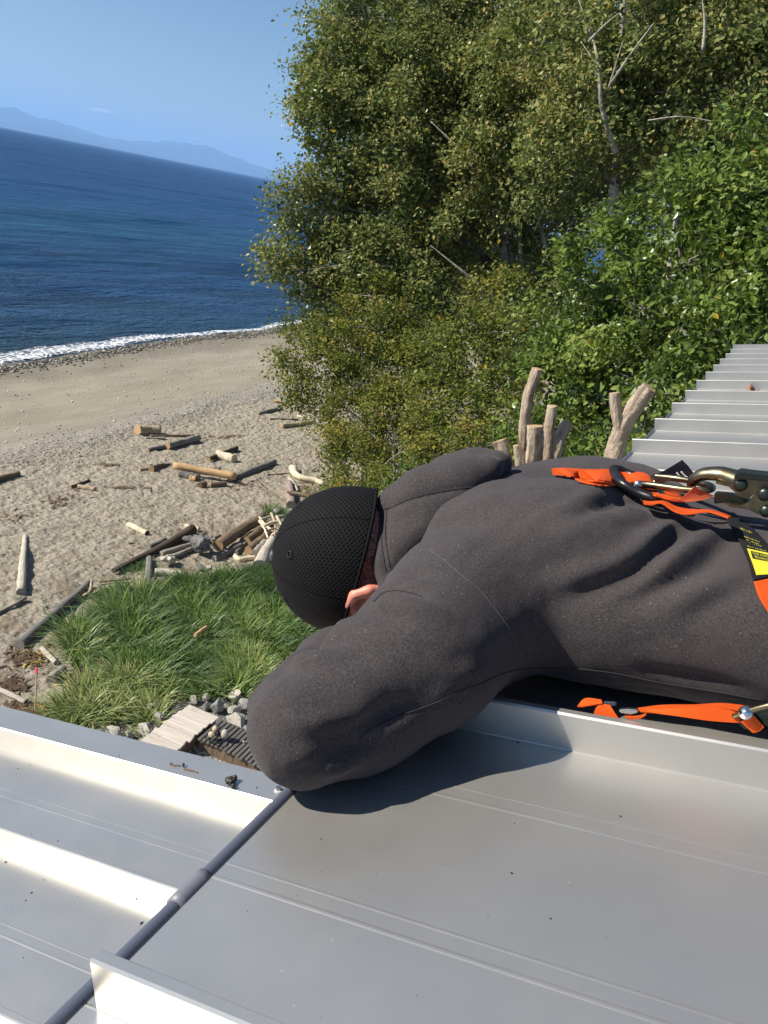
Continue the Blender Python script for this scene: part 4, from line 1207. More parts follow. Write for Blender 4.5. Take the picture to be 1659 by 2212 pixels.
# ------------------------------------------------------------------ far shore: blue ridges across the water
def ridge(name, prof, dist, label, seed, back=7000):
    """prof: skyline in photograph units; built as a range of hills standing on the sea at dist"""
    prof = np.array(prof, float); xs = np.linspace(prof[0, 0], prof[-1, 0], 260)
    yy = np.interp(xs, prof[:, 0], prof[:, 1]) + vnoise(np.c_[xs, xs * 0], .05, seed) * 2.2 + vnoise(np.c_[xs, xs * 0], .14, seed + 1) * 1.1
    V = []; rows = 9
    tops = []
    for x, y in zip(xs, yy):
        v = ray(x, y); t = dist / math.hypot(v[0], v[1]); tops.append(CAM + v * t)
    tops = np.array(tops); g = np.random.default_rng(seed)
    d = tops[:, :2] / np.linalg.norm(tops[:, :2], axis=1)[:, None]
    tops[:, 2] = np.maximum(tops[:, 2], SEA + 2)
    for r in np.linspace(0, 1, rows):
        hgt = math.sin(min(r / .6, 1) * math.pi / 2) if r < .6 else math.cos((r - .6) / .4 * math.pi / 2)
        pos = tops[:, :2] + d * ((r - .6) * back)
        nn = vnoise(pos, 1 / 1400., seed) * .16 * (1 if r not in (0, .6) else 0) * (r < .95)
        zz = SEA - 3 + (tops[:, 2] - SEA + 3) * np.clip(hgt + nn * hgt, 0, 1 if r < .55 else 1.0)
        V.append(np.c_[pos, zz])
    V = np.concatenate(V); k = len(xs); I = np.arange(len(V)).reshape(rows, k)
    Q = np.stack([I[:-1, :-1], I[:-1, 1:], I[1:, 1:], I[1:, :-1]], -1).reshape(-1, 4)
    n = NT('forested_hillside')
    c = n.mix(n.ramp(n.noise(n.pos(), .0012, 5, .6), [(.35, 0.0), (.65, 1.0)]), (.030, .045, .035), (.06, .075, .055))
    tag(link(name, mesh_np(V, Q), n.P(color=c, rough=.95, spec=.1).m), label, kind='structure')
ridge('mountain_ridge', [(-260, 190), (-120, 205), (0, 228), (36, 229), (60, 243), (100, 253), (150, 270), (200, 285), (250, 300), (290, 304), (350, 306), (400, 309), (442, 313), (470, 323), (500, 338), (540, 352), (575, 362), (620, 376), (680, 396), (760, 420), (820, 433)], 40000, 'high blue mountain ridge across the water, fading into haze', 4)
ridge('hill_ridge', [(-260, 225), (-60, 252), (0, 262), (80, 268), (130, 285), (200, 302), (260, 318), (330, 330), (372, 344), (420, 352), (480, 366), (560, 379), (640, 398), (720, 414)], 33000, 'low blue foothills along the far shore below the mountains', 9, 4500)

# small cloud above the far mountains
n = NT('cloud_vapour'); n.n.remove(n.b)
vol = n.node('ShaderNodeVolumePrincipled'); vol.inputs['Color'].default_value = (1, 1, 1, 1); vol.inputs['Density'].default_value = .006; vol.inputs['Anisotropy'].default_value = .2
n.t.links.new(vol.outputs[0], n.out.inputs['Volume'])
M_CLOUD = n.m
def cloud(parts, dist, label):
    mb = MB()
    for x, y, rw, rh in parts:
        v = ray(x, y); c = CAM + v * (dist / math.hypot(v[0], v[1])); s_ = dist * DPX / FPX
        u_ = np.cross(v, [0, 0, 1.0]); u_ /= np.linalg.norm(u_)
        Vv, T_, Q_ = lathe(c, (0, 0, 1), [(math.sin(a) * 1.0 + 1e-7, -math.cos(a) * rh * s_) for a in np.linspace(0.02, math.pi - .02, 9)], 18)
        dlt = Vv - c; rad = dlt.copy(); rad[:, 2] = 0
        mb.add(c + np.outer(rad @ u_, u_) * rw * s_ + np.outer(rad @ (v / np.linalg.norm(v)), v) * 500 + np.outer(dlt[:, 2], [0, 0, 1.0]), T_, Q_)
    tag(link('cloud', mb.mesh(), M_CLOUD), label, 'cloud')
cloud([(222, 241, 22, 5), (232, 243, 12, 4), (208, 238, 14, 2.5)], 62000, 'small white puff of cloud above the tall end of the mountains')
cloud([(426, 300, 13, 2.0)], 62000, 'thin faint wisp of cloud low over the far ridge')

# the air: one closed box of thin haze round camera and scene
n = NT('haze_air'); n.n.remove(n.b)
vol = n.node('ShaderNodeVolumePrincipled'); vol.inputs['Color'].default_value = (.36, .62, 1.0, 1); vol.inputs['Density'].default_value = HAZE; vol.inputs['Anisotropy'].default_value = .1
n.t.links.new(vol.outputs[0], n.out.inputs['Volume'])
if HAZE:
    zt_ = 1450.0
    V, Q = box((0, 0, (zt_ - 6) / 2), (48000, 48000, (zt_ + 6) / 2))
    tag(link('haze', mesh_np(V, Q, False), n.m), kind='stuff')

# ------------------------------------------------------------------ driftwood
def wood(name, c1, c2, crack=.5, rough=.85):
    n = NT(name)
    oi = n.node('ShaderNodeObjectInfo'); tc = n.node('ShaderNodeTexCoord')
    add = n.node('ShaderNodeVectorMath', operation='ADD'); n.t.links.new(tc.outputs['Object'], add.inputs[0])
    mul = n.node('ShaderNodeVectorMath', operation='SCALE'); mul.inputs[0].default_value = (7.3, 3.1, 11.7); n.t.links.new(oi.outputs['Random'], mul.inputs['Scale'])
    n.t.links.new(mul.outputs[0], add.inputs[1])
    mp = n.node('ShaderNodeMapping'); mp.inputs['Scale'].default_value = (9, 9, .9); n.t.links.new(add.outputs[0], mp.inputs[0])
    f = n.noise(mp.outputs[0], 2.2, 6, .65, dist=.3)
    f2 = n.noise(add.outputs[0], 1.6, 4, .6)
    c = n.mix(n.ramp(f, [(.32, 0.0), (.68, 1.0)]), c1, c2)
    c = n.mix(n.ramp(f2, [(.4, 0.0), (.7, .45)]), c, tuple(x * .55 for x in c1))
    cr = n.ramp(n.noise(mp.outputs[0], 5.0, 3, .7), [(.30, 1.0), (.40, 0.0)])
    c = n.mix(n.math('MULTIPLY', cr, crack), c, tuple(x * .22 for x in c1))
    h = n.math('SUBTRACT', f, n.math('MULTIPLY', cr, .5))
    return n.P(color=c, rough=rough, spec=.2, normal=n.bump(h, .7, .03)).m
WD = dict(
    grey=wood('weathered_grey_wood', (.20, .175, .15), (.40, .365, .32)),
    pale=wood('bleached_wood', (.42, .37, .30), (.62, .57, .49), .35),
    dark=wood('dark_wet_wood', (.055, .042, .032), (.125, .095, .072)),
    brown=wood('brown_wood', (.13, .09, .06), (.26, .19, .13)),
    tan=wood('tan_wood', (.36, .27, .17), (.54, .43, .29), .35),
    cream=wood('peeled_cream_wood', (.62, .52, .36), (.78, .69, .52), .2),
    gold=wood('golden_wood', (.48, .30, .14), (.64, .45, .24), .2),
    slate=wood('slate_grey_wood', (.12, .112, .108), (.25, .235, .225)),
    pink=wood('pinkish_grey_wood', (.24, .18, .155), (.38, .30, .265)),
)
def cutend(name, a, b):
    n = NT(name); p = n.coord('Object')
    w = n.node('ShaderNodeTexWave', wave_type='RINGS', rings_direction='Z'); w.inputs['Scale'].default_value = 9; w.inputs['Distortion'].default_value = 2
    n.t.links.new(p, w.inputs[0])
    return n.P(color=n.mix(w.outputs['Fac'], a, b), rough=.85).m
CUT = dict(tan=cutend('cut_end_tan', (.36, .22, .11), (.50, .34, .18)), grey=cutend('cut_end_grey', (.22, .19, .16), (.36, .32, .28)), dark=cutend('cut_end_dark', (.05, .04, .03), (.1, .08, .06)), cream=cutend('cut_end_cream', (.55, .44, .28), (.68, .58, .4)))
def pxscale(f):
    a = f(0, 0); b = f(1, 0); return b[0] - a[0]
def wood_obj(name, P, rad, mat, cut, seed, noise=.07, k=12, flat=1.0, parent=None, rugged=0.0):
    """round timber as one mesh whose own Z axis runs along the grain"""
    P = np.asarray(P, float); a = P[0]; d = P[-1] - P[0]; L = np.linalg.norm(d)
    q = Vector(d / L).to_track_quat('Z', 'Y'); M = np.array(q.to_matrix())
    loc = (P - a) @ M
    V, Tr, Q = tube(loc, rad, k, True, noise, seed, flat)
    if rugged:                                            # weathered: long grooves, torn plates and knots
        nr_ = len(loc); m = nr_ * k; ax_ = np.repeat(loc, k, 0); rv = V[:m] - ax_; r_ = np.linalg.norm(rv, axis=1)[:, None]
        w_ = V[:m] + seed
        dsp = vnoise(w_ * [1, 1, .22], 26, seed) * .5 + (np.abs(vnoise(w_ * [1, 1, .12], 38, seed + 1))**.5 - .6) * .6 + np.maximum(0, vnoise(w_, 7, seed + 2) - .35) * 1.1
        V[:m] = ax_ + rv * (1 + rugged * dsp[:, None])
    me = mesh_np(V, [Q, np.array(Tr)])
    me.materials.append(mat); me.materials.append(cut)
    mi = np.zeros(len(me.polygons), dtype=np.int32); mi[len(Q):] = 1
    me.polygons.foreach_set('material_index', mi)
    sm = np.ones(len(me.polygons), dtype=bool); sm[len(Q):] = False
    me.polygons.foreach_set('use_smooth', sm)
    o = bpy.data.objects.new(name, me); COL.objects.link(o)
    o.rotation_mode = 'QUATERNION'; o.rotation_quaternion = q; o.location = a
    WL[o.name] = tuple(a)
    if parent: adopt(o, parent)
    return o
_ls = [100]
def log(f, pts, th, col, label, cut='tan', name='driftwood_log', cat='log', group=None, lift=0.0, noise=.11, raise_=(0, 0)):
    """pts: axis of the log in a zoomed view; th: thickness there (one value or start, end)"""
    _ls[0] += 1; s = _ls[0]
    th = (th, th) if not isinstance(th, tuple) else th
    W = []
    d0 = np.linalg.norm(gpt(f, *pts[0]) - CAM); rpx_ = pxscale(f) * DPX / FPX
    rr = [th[0] * .60 * rpx_ * d0, th[1] * .60 * rpx_ * np.linalg.norm(gpt(f, *pts[-1]) - CAM)]
    for i, (x, y) in enumerate(pts):
        t = i / max(1, len(pts) - 1); r = rr[0] * (1 - t) + rr[1] * t
        W.append(gpt(f, x, y, r * .72 + lift + raise_[0] * (1 - t) + raise_[1] * t))
    n = 14; P = resample(np.array(W), n)
    g = np.random.default_rng(s); L = np.linalg.norm(P[-1] - P[0])
    wob = np.cumsum(g.normal(0, 1, (n, 3)), 0); wob -= np.linspace(0, 1, n)[:, None] * wob[-1]
    P = P + wob * min(rr) * .05
    rad = np.linspace(rr[0], rr[1], n) * (1 + g.normal(0, .035, n))
    o = wood_obj(name, P, rad, WD[col], CUT[cut], s, noise)
    return tag(o, label, cat, group)
G1 = 'driftwood logs scattered on the sand'; G2 = 'logs heaped at the edge of the grass'; G3 = 'sticks of driftwood'
log(c3, [(128, 688), (118, 800), (106, 972)], (17, 36), 'pale', 'pale bleached log with a pointed tip lying towards the sea on open sand', 'grey', group=G1)
log(c3, [(-60, 418), (20, 392), (92, 374)], (30, 24), 'brown', 'brown log end lying on the shingle line at the edge of the frame', group=G1)
log(c3, [(694, 152), (750, 150), (808, 152)], (44, 36), 'tan', 'short fat tan log with a sawn end lying on the shingle line', group=G1)
log(c3, [(760, 181), (985, 181)], 9, 'brown', 'thin straight brown pole behind the grey log at the shingle line', name='driftwood_pole', cat='pole', group=G3)
log(c3, [(735, 192), (835, 192)], 8, 'pale', 'thin pale stick in front of the short fat log', name='driftwood_stick', cat='stick', group=G3)
log(c3, [(843, 233), (920, 212), (1002, 192)], (30, 28), 'grey', 'straight grey log just below the thin brown pole', group=G1)
log(c3, [(748, 253), (842, 233)], (13, 18), 'slate', 'slender dark grey log end to end with the straight grey log', group=G1)
log(c3, [(1052, 303), (1120, 276), (1198, 244)], (18, 17), 'dark', 'thin dark pole lying behind the short cream log', name='driftwood_pole', cat='pole', group=G1)
log(c3, [(1099, 274), (1186, 300)], 36, 'cream', 'short peeled cream log with a clean sawn end', 'cream', group=G1)
log(c3, [(880, 333), (1030, 358), (1192, 386)], 30, 'gold', 'long golden peeled log resting across darker logs', group=G1, lift=.16, noise=.05)
log(c3, [(908, 372), (945, 380), (1005, 392)], 28, 'slate', 'short dark log underneath the long golden log', 'grey', group=G1)
log(c3, [(1165, 402), (1270, 360), (1388, 314)], (26, 26), 'slate', 'dark grey log meeting the end of the golden log at an angle', group=G1)
log(c3, [(765, 350), (800, 335), (862, 324)], (26, 8), 'brown', 'curved brown branch pointing at the golden log', name='driftwood_branch', cat='branch', group=G1)
log(c3, [(706, 352), (760, 344)], 12, 'tan', 'stubby tan stick beside the curved brown branch', name='driftwood_stick', cat='stick', group=G1)
log(c3, [(962, 392), (990, 398)], 24, 'gold', 'small orange-brown block below the golden log', name='driftwood_chunk', cat='driftwood', group=G1)
log(c3, [(1010, 432), (1040, 424)], 26, 'brown', 'small brown chunk of wood in front of the golden log', name='driftwood_chunk', cat='driftwood', group=G1)
log(c3, [(1060, 430), (1145, 424)], 24, 'brown', 'short broken log lying below the golden log next to red-brown litter', group=G1)
log(c3, [(1085, 345), (1112, 352)], 20, 'slate', 'small dark stump of wood behind the golden log', name='driftwood_chunk', cat='driftwood', group=G1)
log(c3, [(355, 442), (452, 408)], 13, 'dark', 'thin dark branch above the litter patch on the sand', name='driftwood_branch', cat='branch', group=G1)
log(c3, [(394, 438), (482, 453)], 19, 'tan', 'short tan log lying next to the thin dark branch', group=G1)
log(c3, [(648, 630), (745, 674)], 22, 'cream', 'cream split timber alone in the middle of the sand', 'dark', group=G1)
log(c3, [(576, 864), (700, 802), (840, 730), (974, 655)], (22, 42), 'dark', 'long dark squared beam sloping down towards the grass', 'dark', name='driftwood_beam', cat='beam', group=G2)
log(c3, [(750, 748), (832, 705)], 24, 'slate', 'grey log half hidden behind the long dark beam', 'grey', group=G2)
log(c3, [(936, 640), (1008, 656)], 24, 'cream', 'cream board poking out behind the top of the dark beam', 'cream', group=G2)
log(c3, [(818, 775), (960, 730), (1112, 688)], (26, 26), 'grey', 'long grey-tan log between the dark beam and the root stump', 'grey', group=G2)
log(c3, [(868, 795), (990, 745)], 24, 'grey', 'shorter grey log just under the long grey-tan log', 'grey', group=G2)
log(c3, [(1108, 738), (1210, 668), (1332, 592)], (50, 42), 'brown', 'thickest brown log of the heap with an orange sawn face', group=G2, lift=.08)
log(c3, [(1250, 714), (1300, 672), (1352, 630)], 34, 'brown', 'brown log with a round tan sawn face, upper one of two next to the cap', group=G2)
log(c3, [(1258, 764), (1315, 715), (1372, 668)], 36, 'brown', 'brown log with a round tan sawn face, lower one of two next to the cap', group=G2)
log(c3, [(1290, 775), (1345, 722)], 36, 'grey', 'short grey log under the two sawn brown logs', 'grey', group=G2)
log(c3, [(1312, 842), (1350, 760), (1398, 676)], (62, 36), 'pale', 'big pale flared log standing out beside the black cap', 'grey', group=G2)
log(c3, [(1082, 802), (1150, 768), (1222, 736)], 28, 'slate', 'split grey log lying in front of the root stump', 'grey', group=G2)
log(c3, [(1196, 772), (1240, 726)], 18, 'slate', 'short slate-grey stick leaning by the sawn brown logs', 'grey', group=G2)
log(c3, [(782, 868), (860, 872), (945, 892)], (30, 36), 'pale', 'pale flat log along the top edge of the grass', 'cream', group=G2)
log(c3, [(1078, 868), (1150, 864), (1228, 872)], (24, 28), 'pale', 'pale log end half buried in the grass edge', 'grey', group=G2)
log(c3, [(756, 800), (752, 870), (748, 942)], 24, 'slate', 'slim grey log pointing down into the grass', 'grey', group=G2)
log(c3, [(776, 905), (774, 948)], 20, 'slate', 'stubby grey log beside the slim log that points into the grass', 'grey', group=G2)
log(c3, [(1186, 786), (1215, 806), (1250, 800), (1292, 796)], 20, 'cream', 'bent cream branch lying in front of the flared pale log', 'cream', name='driftwood_branch', cat='branch', group=G2)
log(c3, [(1465, 420), (1468, 480), (1472, 532)], (30, 38), 'pink', 'pinkish grey log above the black cap', 'grey', group=G1)
log(c3, [(1455, 465), (1520, 478), (1578, 490)], (14, 22), 'brown', 'brown plank crossing over the pinkish grey log', name='driftwood_plank', cat='plank', group=G1, lift=.25)
log(c3, [(1462, 395), (1490, 430), (1505, 465)], 16, 'pale', 'pale stick lying behind the pinkish grey log', name='driftwood_stick', cat='stick', group=G3)
log(c3, [(1482, 342), (1500, 380), (1545, 398), (1590, 405), (1640, 425)], (34, 22), 'cream', 'white twisted driftwood branch below the bushes', 'cream', name='driftwood_branch', cat='branch', group=G1)
log(c3, [(1350, 378), (1470, 370)], 6, 'brown', 'thin twig lying by the white twisted branch', name='driftwood_stick', cat='stick', group=G3)
log(c3, [(1304, 72), (1360, 56), (1422, 42)], (12, 18), 'slate', 'slender grey log beyond the others, nearest to the wet sand', group=G1)
log(c3, [(1364, 96), (1512, 100)], 8, 'dark', 'thin dark pole lying level near the bushes', name='driftwood_pole', cat='pole', group=G3)
log(c3, [(1425, 130), (1500, 122), (1590, 108)], 18, 'tan', 'tan log with a dark shaded side running under the bushes', group=G1)
log(c3, [(1505, 82), (1570, 98)], 10, 'cream', 'cream stick just above the tan log by the bushes', name='driftwood_stick', cat='stick', group=G3)
log(c3, [(1388, 4), (1424, 10)], 16, 'gold', 'small yellow log block farthest up the beach by the leaves', name='driftwood_chunk', cat='driftwood', group=G1)
for i, (pts, th, lab) in enumerate([([(1520, 40), (1610, 60)], 10, 'topmost stick of the driftwood heap under the leaves'), ([(1530, 58), (1620, 70)], 9, 'middle stick of the driftwood heap under the leaves'), ([(1515, 72), (1600, 30)], 9, 'crossing stick of the driftwood heap under the leaves')]):
    log(c3, pts, th, ['brown', 'pale', 'tan'][i], lab, name='driftwood_stick', cat='stick', group=G3, lift=.1 * i)
log(c4, [(100, 430), (270, 275), (452, 116)], (42, 26), 'slate', 'long grey log running diagonally to the left corner of the grass', 'grey', group=G1)
log(c4, [(420, 182), (452, 160), (462, 122), (466, 98)], 12, 'tan', 'curved tan branch at the upper end of the long diagonal log', name='driftwood_branch', cat='branch', group=G3, raise_=(0, .25))
log(c4, [(-30, 276), (60, 232), (130, 192)], 13, 'grey', 'thin grey pole at the foot of the pale pointed log', name='driftwood_pole', cat='pole', group=G3)
log(c4, [(212, 446), (250, 488), (285, 520)], 22, 'pale', 'small white log below the foot of the long diagonal log', 'grey', group=G1)
log(c4, [(258, 606), (318, 556)], 42, 'grey', 'stubby grey log chunk at the left edge of the grass', 'grey', group=G1)
log(c4, [(-40, 645), (60, 682), (134, 718)], (20, 22), 'pale', 'pale log with a dark end near the red-topped stake', 'dark', group=G1)
log(c4, [(985, 380), (1045, 342)], 18, 'gold', 'orange-brown piece of wood lying in the middle of the grass', name='driftwood_chunk', cat='driftwood', group=G1, lift=.3)
log(c4, [(528, 214), (600, 266)], 16, 'pale', 'pale plank half sunk at the upper left edge of the grass', name='driftwood_plank', cat='plank', group=G1)
log(c4, [(165, 820), (250, 775)], 10, 'tan', 'tan pole lying beyond the roof edge near the stake', name='driftwood_pole', cat='pole', group=G3)
log(c4, [(420, 185), (560, 150)], 8, 'dark', 'thin dark stick on the sand beside the curved tan branch', name='driftwood_stick', cat='stick', group=G3)
log(c4, [(500, 112), (660, 94)], 7, 'brown', 'thin brown stick lying above the grass tip', name='driftwood_stick', cat='stick', group=G3)

# root stumps: knotted wood with arms
def root(f, cx_, cy_, w, h, mat, label, seed, arms):
    g = np.random.default_rng(seed)
    c = gpt(f, cx_, cy_); s_ = pxscale(f) * DPX / FPX * np.linalg.norm(c - CAM)
    Rr = np.array([w / 2 * s_, w / 2.6 * s_, h / 2 * s_ * 1.2]); c = c + [0, 0, Rr[2] * .75]
    m = Rr.max() + .35
    F = Field(c - m, c + m, m / 26)
    F.ell(c, Rr * [.62, .62, .6], None, 0)
    for q in range(arms):
        d = g.normal(0, 1, 3); d[2] = abs(d[2]) * .5 - .1; d /= np.linalg.norm(d)
        e = c + d * Rr * g.uniform(.8, 1.25); mid = (c + e) / 2 + g.normal(0, .12, 3) * Rr
        r0 = Rr.mean() * g.uniform(.16, .32)
        F.cone(c, mid, r0 * 1.3, r0, .05 * Rr.mean() / .4); F.cone(mid, e, r0, r0 * .35, .02)
    for q in range(5):
        d = g.normal(0, 1, 3); d /= np.linalg.norm(d)
        F.ell(c + d * Rr * .65, Rr * g.uniform(.18, .3), None, .03, cut=True)
    V, Q = F.mesh(); N = vnormals(V, Q)
    V = V + N * (vnoise(V, 9 / (Rr.mean() * 2.2), seed) * Rr.mean() * .10 + vnoise(V, 22 / (Rr.mean() * 2.2), seed + 1) * Rr.mean() * .04)[:, None]
    return tag(link('driftwood_root', mesh_np(V, Q), WD[mat], org=c), label, 'driftwood root', G2)
root(c3, 1010, 778, 165, 120, 'slate', 'large knotted grey and brown root stump in the middle of the log heap', 11, 10)
root(c3, 855, 830, 100, 62, 'pale', 'smaller bleached root stump beside the grass', 12, 7)
root(c3, 1085, 735, 60, 50, 'grey', 'small grey root knot against the thickest brown log', 13, 6)
# tangle of pale sticks on top of the heap
g = np.random.default_rng(21)
TANGLE = [((1308, 592), (1350, 640), (1405, 672), 14, 'longest pale stick of the tangle, running down towards the black cap'), ((1318, 604), (1372, 590), (1440, 586), 12, 'pale stick along the top of the tangle on the log heap'),
          ((1372, 574), (1392, 630), (1388, 690), 11, 'upright pale stick in the middle of the tangle on the log heap'), ((1330, 640), (1385, 618), (1452, 612), 13, 'pale stick lying level across the middle of the tangle'),
          ((1400, 590), (1428, 640), (1448, 690), 12, 'bent pale stick of the tangle nearest to the black cap'), ((1340, 668), (1392, 650), (1436, 662), 9, 'thin pale stick at the bottom of the tangle on the log heap'), ((1312, 612), (1338, 650), (1356, 700), 9, 'thin pale stick hanging from the seaward side of the tangle')]
for q, (p0, p1, p2, th_, lab) in enumerate(TANGLE):
    log(c3, [p0, p1, p2], (th_, th_ * .7), ['cream', 'pale', 'tan'][q % 3], lab, 'cream', name='driftwood_stick', cat='stick', group='tangle of pale sticks', lift=.22 + .06 * q, noise=.14)
# bark and twig litter lying on the sand
def litter(name, f, spots, num, label, cols, size):
    mb = MB(); g = np.random.default_rng(len(spots) * 7 + num)
    for i in range(num):
        cx_, cy_, rx, ry = spots[g.integers(len(spots))]
        x, y = cx_ + g.normal(0, rx * .5), cy_ + g.normal(0, ry * .5)
        p = gpt(f, x, y); p[2] += .02 + float(detail_z(p[None, :2])[0]) if p[0] < -9.6 else .012
        a = g.uniform(0, 6.3); L = size * g.uniform(.4, 1.6); wv = L * g.uniform(.08, .3)
        d = np.array([math.cos(a), math.sin(a), g.normal(0, .15)]); s_ = np.array([-math.sin(a), math.cos(a), g.normal(0, .2)])
        up = np.array([0, 0, .012])
        mb.add([p - d * L - s_ * wv, p - d * L + s_ * wv, p + d * L + s_ * wv, p + d * L - s_ * wv, p + up], [[0, 1, 4], [1, 2, 4], [2, 3, 4], [3, 0, 4]])
    return tag(link(name, mb.mesh(False), simple(name + '_bark', cols, .9)), label, kind='stuff')
litter('debris', c3, [(320, 490, 110, 40), (300, 520, 60, 30), (1230, 432, 70, 16), (1150, 185, 100, 10), (640, 445, 120, 10), (540, 328, 60, 8), (1560, 450, 70, 60), (60, 600, 110, 40), (900, 715, 220, 90)], 420, 'red-brown bark litter scattered over the dry sand', (.15, .10, .065), .075)
litter('debris', c4, [(150, 500, 130, 60), (90, 745, 60, 30), (200, 760, 60, 30), (60, 640, 80, 40)], 420, 'dark leaf litter on the sand left of the grass', (.09, .055, .03), .07)
litter('leaves', c4, [(90, 745, 60, 20), (220, 755, 30, 20), (330, 590, 50, 25), (180, 500, 90, 40)], 120, 'yellow fallen leaves among the litter by the stake', (.50, .36, .06), .05)
litter('leaves', c7, [(1250, 660, 130, 60), (1420, 730, 100, 50), (1100, 580, 200, 50)], 260, 'orange and yellow fallen leaves on the gravel by the dark deck', (.42, .19, .05), .05)

# pebbles: a shingle band by the water and scattered stones
def pebbles(name, num, place, lo, hi, mats, label, seed):
    g = np.random.default_rng(seed); mb = MB()
    base = np.array([[1, 0, 0], [-1, 0, 0], [0, 1, 0], [0, -1, 0], [0, 0, 1], [0, 0, -1]], float)
    T = np.array([[0, 2, 4], [2, 1, 4], [1, 3, 4], [3, 0, 4], [2, 0, 5], [1, 2, 5], [3, 1, 5], [0, 3, 5]])
    P = np.array([place(g) for _ in range(num)])
    s = g.uniform(lo, hi, num) * g.uniform(.6, 1.5, num)
    zz = ground_z(P[:, 0], P[:, 1]) + detail_z(P)
    a = g.uniform(0, 6.3, num)
    V = base[None] * (s[:, None, None] * g.uniform(.6, 1.3, (num, 6, 3)))
    V[..., 2] *= .6
    c_, s_ = np.cos(a)[:, None], np.sin(a)[:, None]
    X = V[..., 0] * c_ - V[..., 1] * s_; Y = V[..., 0] * s_ + V[..., 1] * c_
    V = np.stack([X + P[:, 0][:, None], Y + P[:, 1][:, None], V[..., 2] + (zz + s * .2)[:, None]], -1)
    mb.add(V.reshape(-1, 3), (T[None] + (np.arange(num) * 6)[:, None, None]).reshape(-1, 3))
    me = mb.mesh(True); attr(me, 'tint', np.repeat(g.uniform(0, 1, num), 6))
    n = NT(name + '_stone'); n.P(color=n.ramp(n.attr('tint'), mats), rough=.8)
    return tag(link(name, me, n.m), label, kind='stuff')
def at_shore(g):
    y = g.uniform(16, 62); return [-(float(shore_u(y)) - .15 - abs(g.normal(0, .55)) + .35 * math.sin(y * .35) * .5), y]
pebbles('pebbles', 7000, at_shore, .03, .085, [(0, (.035, .033, .028)), (.5, (.12, .108, .088)), (.85, (.27, .245, .19)), (1, (.48, .45, .39))], 'dark wet pebbles along the water edge', 31)
def on_beach(g):
    y = g.uniform(14, 60); return [-g.uniform(20.5, 31), y]
pebbles('pebbles', 3000, on_beach, .016, .045, [(0, (.12, .11, .10)), (.3, (.28, .26, .22)), (.6, (.5, .48, .44)), (1, (.7, .68, .64))], 'pale pebbles and shells sprinkled over the lower beach', 32)
def on_wrack(g):
    y = g.uniform(12, 50); return [-(float(wrack_u(y)) + g.normal(0, .5)), y]
pebbles('pebbles', 3500, on_wrack, .014, .038, [(0, (.13, .12, .11)), (.5, (.28, .265, .235)), (1, (.48, .46, .42))], 'grey shingle along the high-water line', 33)
def on_dry(g):
    y = g.uniform(9, 40); return [-g.uniform(9.5, 20), y]
pebbles('pebbles', 1600, on_dry, .012, .035, [(0, (.08, .06, .045)), (.5, (.22, .18, .13)), (1, (.5, .46, .4))], 'small stones and chips on the dry sand', 34)
def on_yard(g):
    p = gpt(c7, 850 + g.uniform(0, 750), 520 + g.uniform(-40, 300)); return [p[0], p[1]]
pebbles('gravel', 9000, on_yard, .018, .04, [(0, (.06, .057, .052)), (.4, (.2, .19, .17)), (.75, (.36, .34, .3)), (1, (.52, .5, .46))], 'grey gravel between the dark deck and the roof', 35)

# ------------------------------------------------------------------ landing of pale planks and dark deck beside it
def plank_deck(name, label, cat, O, A, Bv, num, gap, th, zt, mat, seed):
    """planks run along A, laid side by side along Bv from O (world, horizontal)"""
    o = empty(name, (*((O + (A + Bv) / 2)[:2]), zt - th)); tag(o, label, cat)
    g = np.random.default_rng(seed); st = Bv / num; base = None
    az = math.atan2(A[1], A[0]); La = np.linalg.norm(A[:2]); wd = np.linalg.norm(st[:2])
    V, Q = box((0, 0, 0), (La / 2, wd / 2 - gap / 2, th / 2))
    bm = bmesh.new(); me0 = mesh_np(V, Q, False); bm.from_mesh(me0)
    bmesh.ops.bevel(bm, geom=bm.edges[:], offset=.006, segments=1, affect='EDGES'); bm.to_mesh(me0); bm.free()
    me0.materials.append(mat)
    for i in range(num):
        c = O + A / 2 + st * (i + .5)
        p = bpy.data.objects.new('plank', me0); COL.objects.link(p)
        p.location = (c[0] + g.normal(0, .012) * A[0] / La, c[1] + g.normal(0, .012) * A[1] / La, zt - th / 2 + g.normal(0, .003)); p.rotation_euler = (g.normal(0, .008), 0, az + g.normal(0, .003))
        adopt(p, o)
    for t in (.12, .88):
        c0 = O + A * t; c1_ = c0 + Bv; cm = (c0 + c1_) / 2; L = np.linalg.norm(Bv[:2]); ang = math.atan2(Bv[1], Bv[0])
        M = np.array([[math.cos(ang), -math.sin(ang), 0], [math.sin(ang), math.cos(ang), 0], [0, 0, 1]])
        V, Q = box((cm[0], cm[1], (zt - th) / 2), (L / 2 - .02, .04, (zt - th) / 2 - .002), M)
        link('joist', mesh_np(V, Q, False), WD['brown'], o)
    return o
